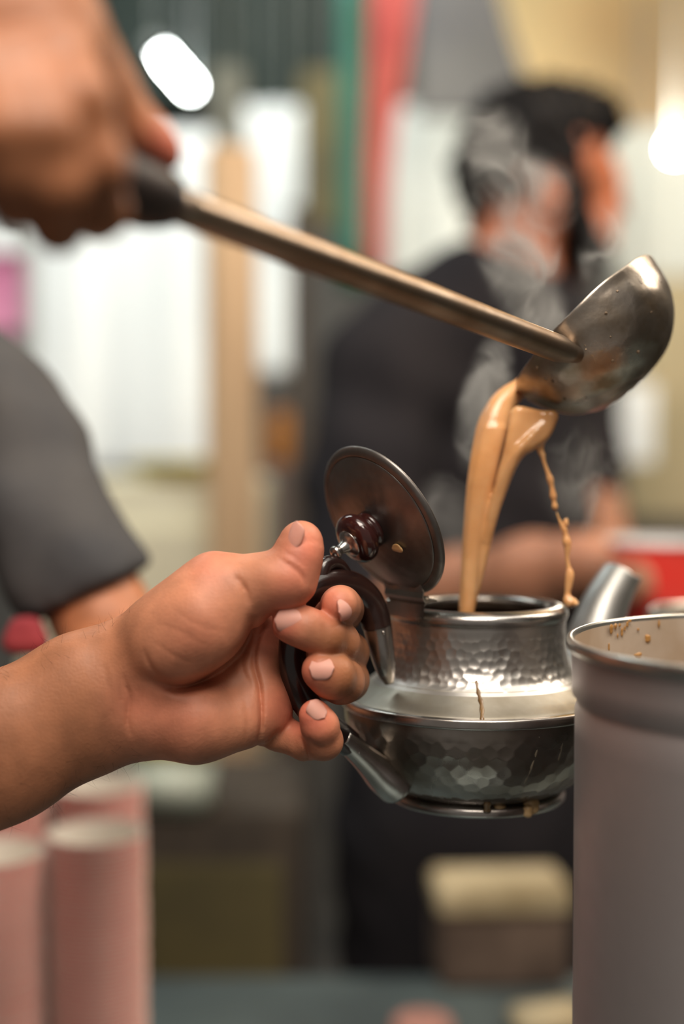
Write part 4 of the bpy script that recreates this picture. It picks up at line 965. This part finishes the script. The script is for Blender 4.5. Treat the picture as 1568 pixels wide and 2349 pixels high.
# ================================================================== PERSON IN THE GREY T-SHIRT
def build_grey_body():
    g = SDF((-0.90, 0.60, -0.02), (-0.06, 1.30, 1.98), 0.009); V3 = Vector
    g.chain([(P(-70, 900, .88), .034), (P(30, 1040, .85), .030), (P(222, 1392, .80), .0270), (P(300, 1520, .785), .0270), (P(280, 1545, .77), .026)], k_in=0.01, k=0.02)
    g.chain([(P(290, 1530, .785), .0265), (P(60, 1680, .72), .025), (P(-160, 1740, .69), .022), (P(-300, 1740, .68), .022)], k_in=0.01, k=0.01)
    sx, sy = P(-60, 900, .88).x, 0.93
    tx = sx - 0.28
    g.chain([(V3((tx, sy, 1.36)), .12), (V3((tx, sy, 1.1)), .12), (V3((tx, sy, .9)), .13)], flat=(V3((0, 1, 0)), .8), k_in=.03, k=.05)
    g.chain([(V3((tx, sy, 1.44)), .05), (V3((tx, sy, 1.56)), .05)], k=.03)
    g.chain([(V3((tx, sy - .02, 1.60)), .062), (V3((tx, sy, 1.70)), .085)], k=.03)
    g.chain([(V3((tx, sy - .100, 1.63)), .012), (V3((tx, sy - .092, 1.66)), .010)], k=.012)
    for s in (-1, 1):
        g.chain([(V3((tx + s * .09, sy, .88)), .08), (V3((tx + s * .10, sy - .02, .48)), .056), (V3((tx + s * .11, sy, .08)), .042), (V3((tx + s * .12, sy - .10, .035)), .034)], k_in=.02, k=.05)
        g.chain([(V3((tx + s * .088, sy, 1.63)), .014), (V3((tx + s * .09, sy, 1.66)), .016)], k=.008)
    g.chain([(V3((tx - .17, sy, 1.36)), .055), (V3((tx - .22, sy, 1.1)), .042), (V3((tx - .20, sy - .12, .92)), .032)], k_in=.02, k=.03)
    return g.mesh(), tx, sy
(V, F), tx, sy = build_grey_body()
me = mesh_np('person', V, F); set_tone(me, 0.25 + 0 * V[:, 0], 0.05 + 0 * V[:, 0]); p2 = link_mesh('person', me, M_skin2)
tag(p2, 'person in a dark grey short-sleeved t-shirt standing behind the cup stacks', 'person')
M_grey = mat('charcoal_cotton', (0.085, 0.080, 0.078), rough=0.95, color2=(0.060, 0.060, 0.064), scale=14, bump=0.3, bscale=60, bdist=0.004, spec=0.2)
def build_grey_shirt():
    g = SDF((-0.90, 0.68, 0.80), (-0.06, 1.20, 1.62), 0.005); V3 = Vector
    wr = lambda X, Y, Z: 0.0025 * np.sin(X * 95 + Z * 60) * np.sin(Z * 48 - X * 40)
    g.chain(px_chain([(-85, 865, .88, 150), (-2, 955, .86, 148), (46, 1045, .84, 146), (108, 1195, .815, 142), (168, 1300, .805, 145), (216, 1352, .80, 147)]), k_in=.015, k=.02, noise=wr)
    g.chain([(V3((tx, sy, 1.37)), .135), (V3((tx, sy, 1.1)), .138), (V3((tx, sy, .88)), .15)], flat=(V3((0, 1, 0)), .8), k_in=.03, k=.03, noise=wr)
    g.chain([(V3((tx - .15, sy, 1.38)), .075), (V3((tx + .15, sy, 1.38)), .075)], k=.05)
    g.chain([(V3((tx - .16, sy, 1.37)), .07), (V3((tx - .205, sy, 1.2)), .06)], k=.03)
    # clean hem on the sleeve: cut by a ball-free plane through the hem line
    X, Y, Z = g.fine_pts(); a = P(345, 1297, .79); b = P(90, 1424, .79); hd = (b - a).normalized(); nrm = hd.cross(FWD).normalized()
    if nrm.z > 0: nrm = -nrm
    pl = (X - a.x) * nrm.x + (Y - a.y) * nrm.y + (Z - a.z) * nrm.z
    near = np.clip((X - (tx + 0.20)) / 0.01, 0, 1)
    g.d[...] = np.where(near > 0.5, np.maximum(g.d, pl), g.d).astype(np.float32)
    g.chain([(V3((tx, sy, 1.50)), .048), (V3((tx, sy, 1.72)), .07)], k=.005, cut=True)
    V, F = g.mesh(); return smooth_mesh(V, F, 2), F
V, F = build_grey_shirt(); link_mesh('t_shirt', mesh_np('t_shirt', V, F), M_grey, p2)
def legs(tx, sy, m, parent, name='trousers', zt=.92, w=.115):
    g = SDF((tx - .35, sy - .30, 0.03), (tx + .35, sy + .30, 1.08), 0.011); V3 = Vector
    for s in (-1, 1): g.chain([(V3((tx + s * .07, sy, zt)), w), (V3((tx + s * .10, sy - .01, .5)), .08), (V3((tx + s * .11, sy, .11)), .07)], k_in=.02, k=.04)
    V, F = g.mesh(); return link_mesh(name, mesh_np(name, V, F), m, parent)
legs(tx, sy, M_apron, p2)
def hairball(c, parent, r=.092):
    g = SDF(tuple(c - Vector((.16, .16, .14))), tuple(c + Vector((.16, .16, .16))), 0.006)
    g.chain([(c + Vector((0, .012, .012)), r)], k=0, noise=lambda X, Y, Z: .003 * np.sin(X * 210) * np.sin(Y * 190) * np.sin(Z * 230)); g.chain([(c + Vector((0, .035, -.04)), r * .8)], k=.03)
    V, F = g.mesh(); return link_mesh('hair', mesh_np('hair', V, F), M_hair, parent)
hairball(Vector((tx, sy - .002, 1.715)), p2)
face(Vector((tx, sy, 1.69)), (0, -1, 0), p2)
M_redc = mat('dark_red_cloth', (0.22, 0.02, 0.03), rough=0.9, color2=(0.30, 0.035, 0.04), scale=20)
o = blob('apron_tie', P(58, 1462, .765), 0.0095, M_redc, p2, (1.2, .8, 1.3), 5)

# ================================================================== MAN IN BLACK
YM = 1.58
def build_man():
    g = SDF((-0.16, 0.98, -0.02), (0.52, 2.0, 1.80), 0.0065); ch = lambda pts, **kw: g.chain(px_chain(pts), **kw)
    ch([(1175, 400, 1.57, 120), (1265, 375, 1.59, 120)], k=.01)                                                 # skull
    ch([(1330, 350, 1.63, 70), (1345, 430, 1.64, 72), (1335, 540, 1.63, 68), (1320, 610, 1.62, 52)], k_in=.02, k=.02)  # face
    ch([(1385, 390, 1.66, 26), (1408, 450, 1.67, 20), (1424, 486, 1.675, 15)], k_in=.006, k=.012)               # nose
    ch([(1402, 540, 1.66, 16), (1385, 556, 1.655, 20)], k=.012)                                                 # lips
    ch([(1250, 420, 1.475, 20), (1262, 455, 1.470, 26), (1250, 505, 1.475, 18)], k_in=.006, k=.006)             # ear
    ch([(1195, 520, 1.575, 96), (1165, 640, 1.575, 100), (1130, 740, 1.57, 130)], k_in=.02, k=.03)              # neck
    ch([(1120, 830, 1.62, 200), (1080, 1200, 1.64, 220), (1060, 1500, 1.64, 215), (1060, 1800, 1.64, 225)], k_in=.03, k=.04)
    ch([(890, 860, 1.53, 110), (840, 1180, 1.46, 92), (880, 1388, 1.42, 92)], k_in=.02, k=.03)                  # upper arm
    ch([(880, 1388, 1.42, 92), (1060, 1362, 1.32, 96), (1220, 1318, 1.24, 84), (1340, 1290, 1.195, 66)], k_in=.02, k=.02)
    ch([(1330, 1292, 1.20, 66), (1385, 1300, 1.185, 58)], k=.012)                                               # hand
    for (y0, y1, D1, xe) in ((1300, 1300, 1.092, 1474), (1318, 1322, 1.086, 1492), (1345, 1348, 1.086, 1490), (1372, 1372, 1.090, 1476)):
        ch([(1378, y0, 1.17, 24), (1412, (y0 + y1) / 2, 1.108, 20), (xe, y1, D1 - .006, 17)], k_in=.004, k=.003)
    ch([(1385, 1255, 1.20, 24), (1440, 1248, 1.20, 20), (1490, 1256, 1.195, 16)], k_in=.005, k=.006)
    ch([(1250, 860, 1.80, 110), (1330, 1180, 1.76, 92), (1390, 1330, 1.62, 84), (1440, 1330, 1.46, 70), (1490, 1340, 1.36, 50)], k_in=.02, k=.03)
    for s in (-1, 1):
        c = P(1060, 1500, 1.64).x; V3 = Vector
        g.chain([(V3((c, 1.64 + s * .085, .86)), .088), (V3((c + .02, 1.64 + s * .09, .48)), .06), (V3((c, 1.64 + s * .10, .09)), .044), (V3((c + .10, 1.64 + s * .11, .035)), .034)], k_in=.02, k=.04)
    V, F = g.mesh(); return smooth_mesh(V, F, 1), F
V, F = build_man(); me = mesh_np('person', V, F); hi_ = np.clip((V[:, 2] - 1.34) / 0.04, 0, 1); set_tone(me, 1.0 - 0.7 * hi_, 0.05 + 0.5 * hi_); man = link_mesh('person', me, M_skin2)  # reddish light put into the head's tone, haze into the paler arms
tag(man, 'man with curly black hair and beard in a black shirt holding a red cup', 'person')
e1 = P(1383, 405, 1.615); blob('eye', e1, 0.011, M_eye, man, (1, 1, .8), 1)
sweep('eyebrow', [P(1362, 372, 1.60), P(1385, 364, 1.62), P(1402, 372, 1.65)], [.003, .004, .003], M_hair, man, 8)
def curls(X, Y, Z):
    return 0.006 * np.sin(X * 160 + 2 * np.sin(Z * 70)) * np.sin(Y * 150 + 1.3 * np.sin(X * 90)) + 0.005 * np.sin(Z * 170 + 2 * np.sin(X * 80)) * np.sin(X * 120 + Y * 60)
def build_hair():
    g = SDF((0.08, 1.40, 1.45), (0.38, 1.80, 1.80), 0.0032); ch = lambda pts, **kw: g.chain(px_chain(pts), **kw)
    ch([(1172, 378, 1.565, 128), (1200, 330, 1.575, 128), (1270, 305, 1.59, 108), (1340, 282, 1.61, 72), (1388, 278, 1.63, 44)], k_in=.02, k=.01, noise=curls)
    ch([(1140, 430, 1.57, 92), (1120, 490, 1.575, 56)], k_in=.01, k=.02, noise=curls)
    V, F = g.mesh(); return V, F
V, F = build_hair(); link_mesh('hair', mesh_np('hair', V, F), M_hair, man)
def build_beard():
    g = SDF((0.18, 1.42, 1.40), (0.36, 1.75, 1.66), 0.0032); ch = lambda pts, **kw: g.chain(px_chain(pts), **kw)
    ch([(1310, 365, 1.535, 30), (1322, 440, 1.535, 26), (1330, 520, 1.55, 36), (1345, 580, 1.585, 50), (1372, 592, 1.64, 40)], k_in=.012, k=.01, noise=lambda X, Y, Z: .002 * np.sin(X * 400) * np.sin(Y * 380) * np.sin(Z * 420))
    ch([(1398, 520, 1.665, 12), (1380, 528, 1.64, 14), (1360, 560, 1.60, 20)], k_in=.005, k=.006)
    V, F = g.mesh(); return V, F
V, F = build_beard(); link_mesh('beard', mesh_np('beard', V, F), M_hair, man)
M_black = mat('black_cotton', (0.012, 0.011, 0.014), rough=0.95, color2=(0.022, 0.019, 0.021), scale=9, spec=0.2)
def build_man_shirt():
    g = SDF((-0.20, 1.25, 0.62), (0.52, 2.05, 1.58), 0.0065); ch = lambda pts, **kw: g.chain(px_chain(pts), **kw)
    wr = lambda X, Y, Z: 0.004 * np.sin(X * 60 + Z * 45) * np.sin(Z * 38 - X * 30)
    ch([(1120, 790, 1.62, 225), (1080, 1200, 1.64, 255), (1060, 1500, 1.64, 262), (1060, 1900, 1.64, 285), (1060, 2150, 1.64, 290)], k_in=.04, k=.05, noise=wr)
    ch([(1120, 680, 1.575, 118), (960, 760, 1.55, 120), (885, 850, 1.53, 138)], k_in=.03, k=.05)
    ch([(888, 860, 1.53, 142), (830, 1100, 1.48, 132), (826, 1290, 1.44, 134), (850, 1380, 1.42, 130)], k_in=.02, k=.03, noise=wr)
    ch([(1180, 740, 1.60, 100), (1260, 850, 1.78, 130)], k_in=.03, k=.05); ch([(1260, 860, 1.80, 130), (1320, 1080, 1.77, 118)], k_in=.03, k=.03)
    ch([(1185, 560, 1.575, 104), (1200, 500, 1.575, 110)], k=.004, cut=True)
    V, F = g.mesh(); return smooth_mesh(V, F, 2), F
V, F = build_man_shirt(); link_mesh('shirt', mesh_np('shirt', V, F), M_black, man)
g = SDF((-0.05, 1.38, 0.03), (0.36, 1.92, 1.08), 0.011); cx = P(1060, 1500, 1.64).x
for s in (-1, 1): g.chain([(Vector((cx, 1.64 + s * .07, .92)), .125), (Vector((cx + .01, 1.64 + s * .09, .5)), .085), (Vector((cx, 1.64 + s * .10, .11)), .075)], k_in=.02, k=.04)
V, F = g.mesh(); link_mesh('trousers', mesh_np('trousers', V, F), M_black, man)
# the red cup in his hand
rc = P(1512, 1236, 1.135); RC = 0.0395; HC2 = 0.092
M_redcup = mat('bright_red_paper', (0.86, 0.045, 0.030), rough=0.5, color2=(0.82, 0.07, 0.05), scale=20)
M_wcup = mat('white_cup_paper', (0.82, 0.80, 0.78), rough=0.5)
rcup = empty('paper_cup', (rc.x, rc.y, rc.z - HC2)); tag(rcup, 'large bright red paper cup with white rim held by the man in black', 'cup')
lathe('wall', [(0.0, 0.004), (RC * .72, 0.004), (RC * .73, 0.0), (RC * .86, HC2 * .5), (RC - 0.001, HC2 - 0.002)], M_redcup, rcup, 48)
lathe('rim', spline([(RC - 0.0014, HC2 - 0.004), (RC + 0.0006, HC2 - 0.0034), (RC + 0.0012, HC2 - 0.0015), (RC, HC2), (RC - 0.0014, HC2 - 0.001)], 4), M_wcup, rcup, 48)
lathe('lining', [(RC - 0.0014, HC2 - 0.002), (RC * .84, HC2 * .5), (RC * .70, 0.006), (0.0, 0.006)], M_wcup, rcup, 48)

# ================================================================== STEAM
def steam_mat(name, dens, scale, seed):
    m = bpy.data.materials.new(name); m.use_nodes = True; nt = m.node_tree; N = nt.nodes; L = nt.links
    N.remove(N['Principled BSDF']); out = N['Material Output']
    v = N.new('ShaderNodeVolumePrincipled'); v.inputs['Color'].default_value = (0.97, 0.95, 0.91, 1); v.inputs['Anisotropy'].default_value = 0.2
    L.new(v.outputs[0], out.inputs['Volume'])
    geo = N.new('ShaderNodeNewGeometry'); tc = N.new('ShaderNodeTexCoord')
    def math_(op, a, b=None, c=None):
        n = N.new('ShaderNodeMath'); n.operation = op
        for i, x in enumerate((a, b, c)):
            if x is None: continue
            if isinstance(x, (int, float)): n.inputs[i].default_value = x
            else: L.new(x, n.inputs[i])
        return n.outputs[0]
    def vec(op, a, b):
        n = N.new('ShaderNodeVectorMath'); n.operation = op
        for i, x in enumerate((a, b)):
            if isinstance(x, tuple): n.inputs[i].default_value = x
            else: L.new(x, n.inputs[i])
        return n.outputs[0]
    pos = vec('ADD', geo.outputs['Position'], (seed * 1.37, seed * 0.71, seed * 2.13))
    w = N.new('ShaderNodeTexNoise'); w.inputs['Scale'].default_value = 17; w.inputs['Detail'].default_value = 1.5; L.new(pos, w.inputs['Vector'])
    off = vec('MULTIPLY', vec('SUBTRACT', w.outputs['Color'], (0.5, 0.5, 0.5)), (0.060, 0.030, 0.050))
    wp = vec('MULTIPLY', vec('ADD', pos, off), (1.0, 0.8, 0.62))
    n1 = N.new('ShaderNodeTexNoise'); n1.inputs['Scale'].default_value = scale; n1.inputs['Detail'].default_value = 3.0; n1.inputs['Distortion'].default_value = 0.6; L.new(wp, n1.inputs['Vector'])
    ridge = math_('ABSOLUTE', math_('SUBTRACT', n1.outputs['Fac'], 0.5))
    mr = N.new('ShaderNodeMapRange'); mr.inputs[1].default_value = 0.0; mr.inputs[2].default_value = 0.070; mr.inputs[3].default_value = 1.0; mr.inputs[4].default_value = 0.0; mr.clamp = True; L.new(ridge, mr.inputs[0])
    rid = math_('POWER', mr.outputs[0], 1.7)
    n2 = N.new('ShaderNodeTexNoise'); n2.inputs['Scale'].default_value = 24; n2.inputs['Detail'].default_value = 2; L.new(wp, n2.inputs['Vector'])
    mk = N.new('ShaderNodeMapRange'); mk.inputs[1].default_value = 0.42; mk.inputs[2].default_value = 0.66; mk.clamp = True; L.new(n2.outputs['Fac'], mk.inputs[0])
    ln = N.new('ShaderNodeVectorMath'); ln.operation = 'LENGTH'; L.new(tc.outputs['Object'], ln.inputs[0])
    fo = N.new('ShaderNodeMapRange'); fo.interpolation_type = 'SMOOTHSTEP'; fo.inputs[1].default_value = 1.0; fo.inputs[2].default_value = 0.25; fo.inputs[3].default_value = 0.0; fo.inputs[4].default_value = 1.0; L.new(ln.outputs['Value'], fo.inputs[0])
    body = math_('ADD', math_('MULTIPLY', rid, math_('ADD', mk.outputs[0], 0.25)), math_('MULTIPLY', mk.outputs[0], 0.24))
    d = math_('MULTIPLY', math_('MULTIPLY', body, fo.outputs[0]), dens)
    L.new(d, v.inputs['Density'])
    m.cycles.volume_step_rate = 0.4
    return m
steam = empty('steam', P(1230, 760, 0.625)); tag(steam, 'wispy white steam curling up from the ladle and the falling tea', 'steam')
sph = bpy.data.meshes.new('wisp'); bm = bmesh.new(); bmesh.ops.create_icosphere(bm, subdivisions=3, radius=1.0); bm.to_mesh(sph); bm.free()
SM = [steam_mat('dense_steam', 150, 36, 1), steam_mat('wispy_steam', 125, 38, 5), steam_mat('faint_steam', 60, 40, 3)]
WISPS = [(1225, 715, 95, 95, -20, 0), (1195, 610, 115, 125, -10, 0), (1190, 460, 165, 140, 10, 1), (1120, 340, 105, 120, 20, 2), (1390, 560, 80, 130, 15, 1),
         (1110, 930, 70, 190, 12, 1), (1345, 1090, 130, 160, 0, 2), (1040, 1190, 90, 130, -30, 2)]
for (x, y, a, b, rot, k) in WISPS:
    me = sph.copy(); me.materials.append(SM[k]); D = 0.632
    o = bpy.data.objects.new('wisp', me); COL.objects.link(o); c = P(x, y, D); r = math.radians(rot)
    ux = RIGHT * math.cos(r) - UP * math.sin(r); uz = RIGHT * math.sin(r) + UP * math.cos(r); s = D / FPX
    M4 = Matrix((ux * (a * s), FWD * 0.026, uz * (b * s))).transposed().to_4x4(); M4.translation = c
    o.parent = steam; o.matrix_parent_inverse = Matrix.Translation(steam.location).inverted(); o.matrix_basis = M4
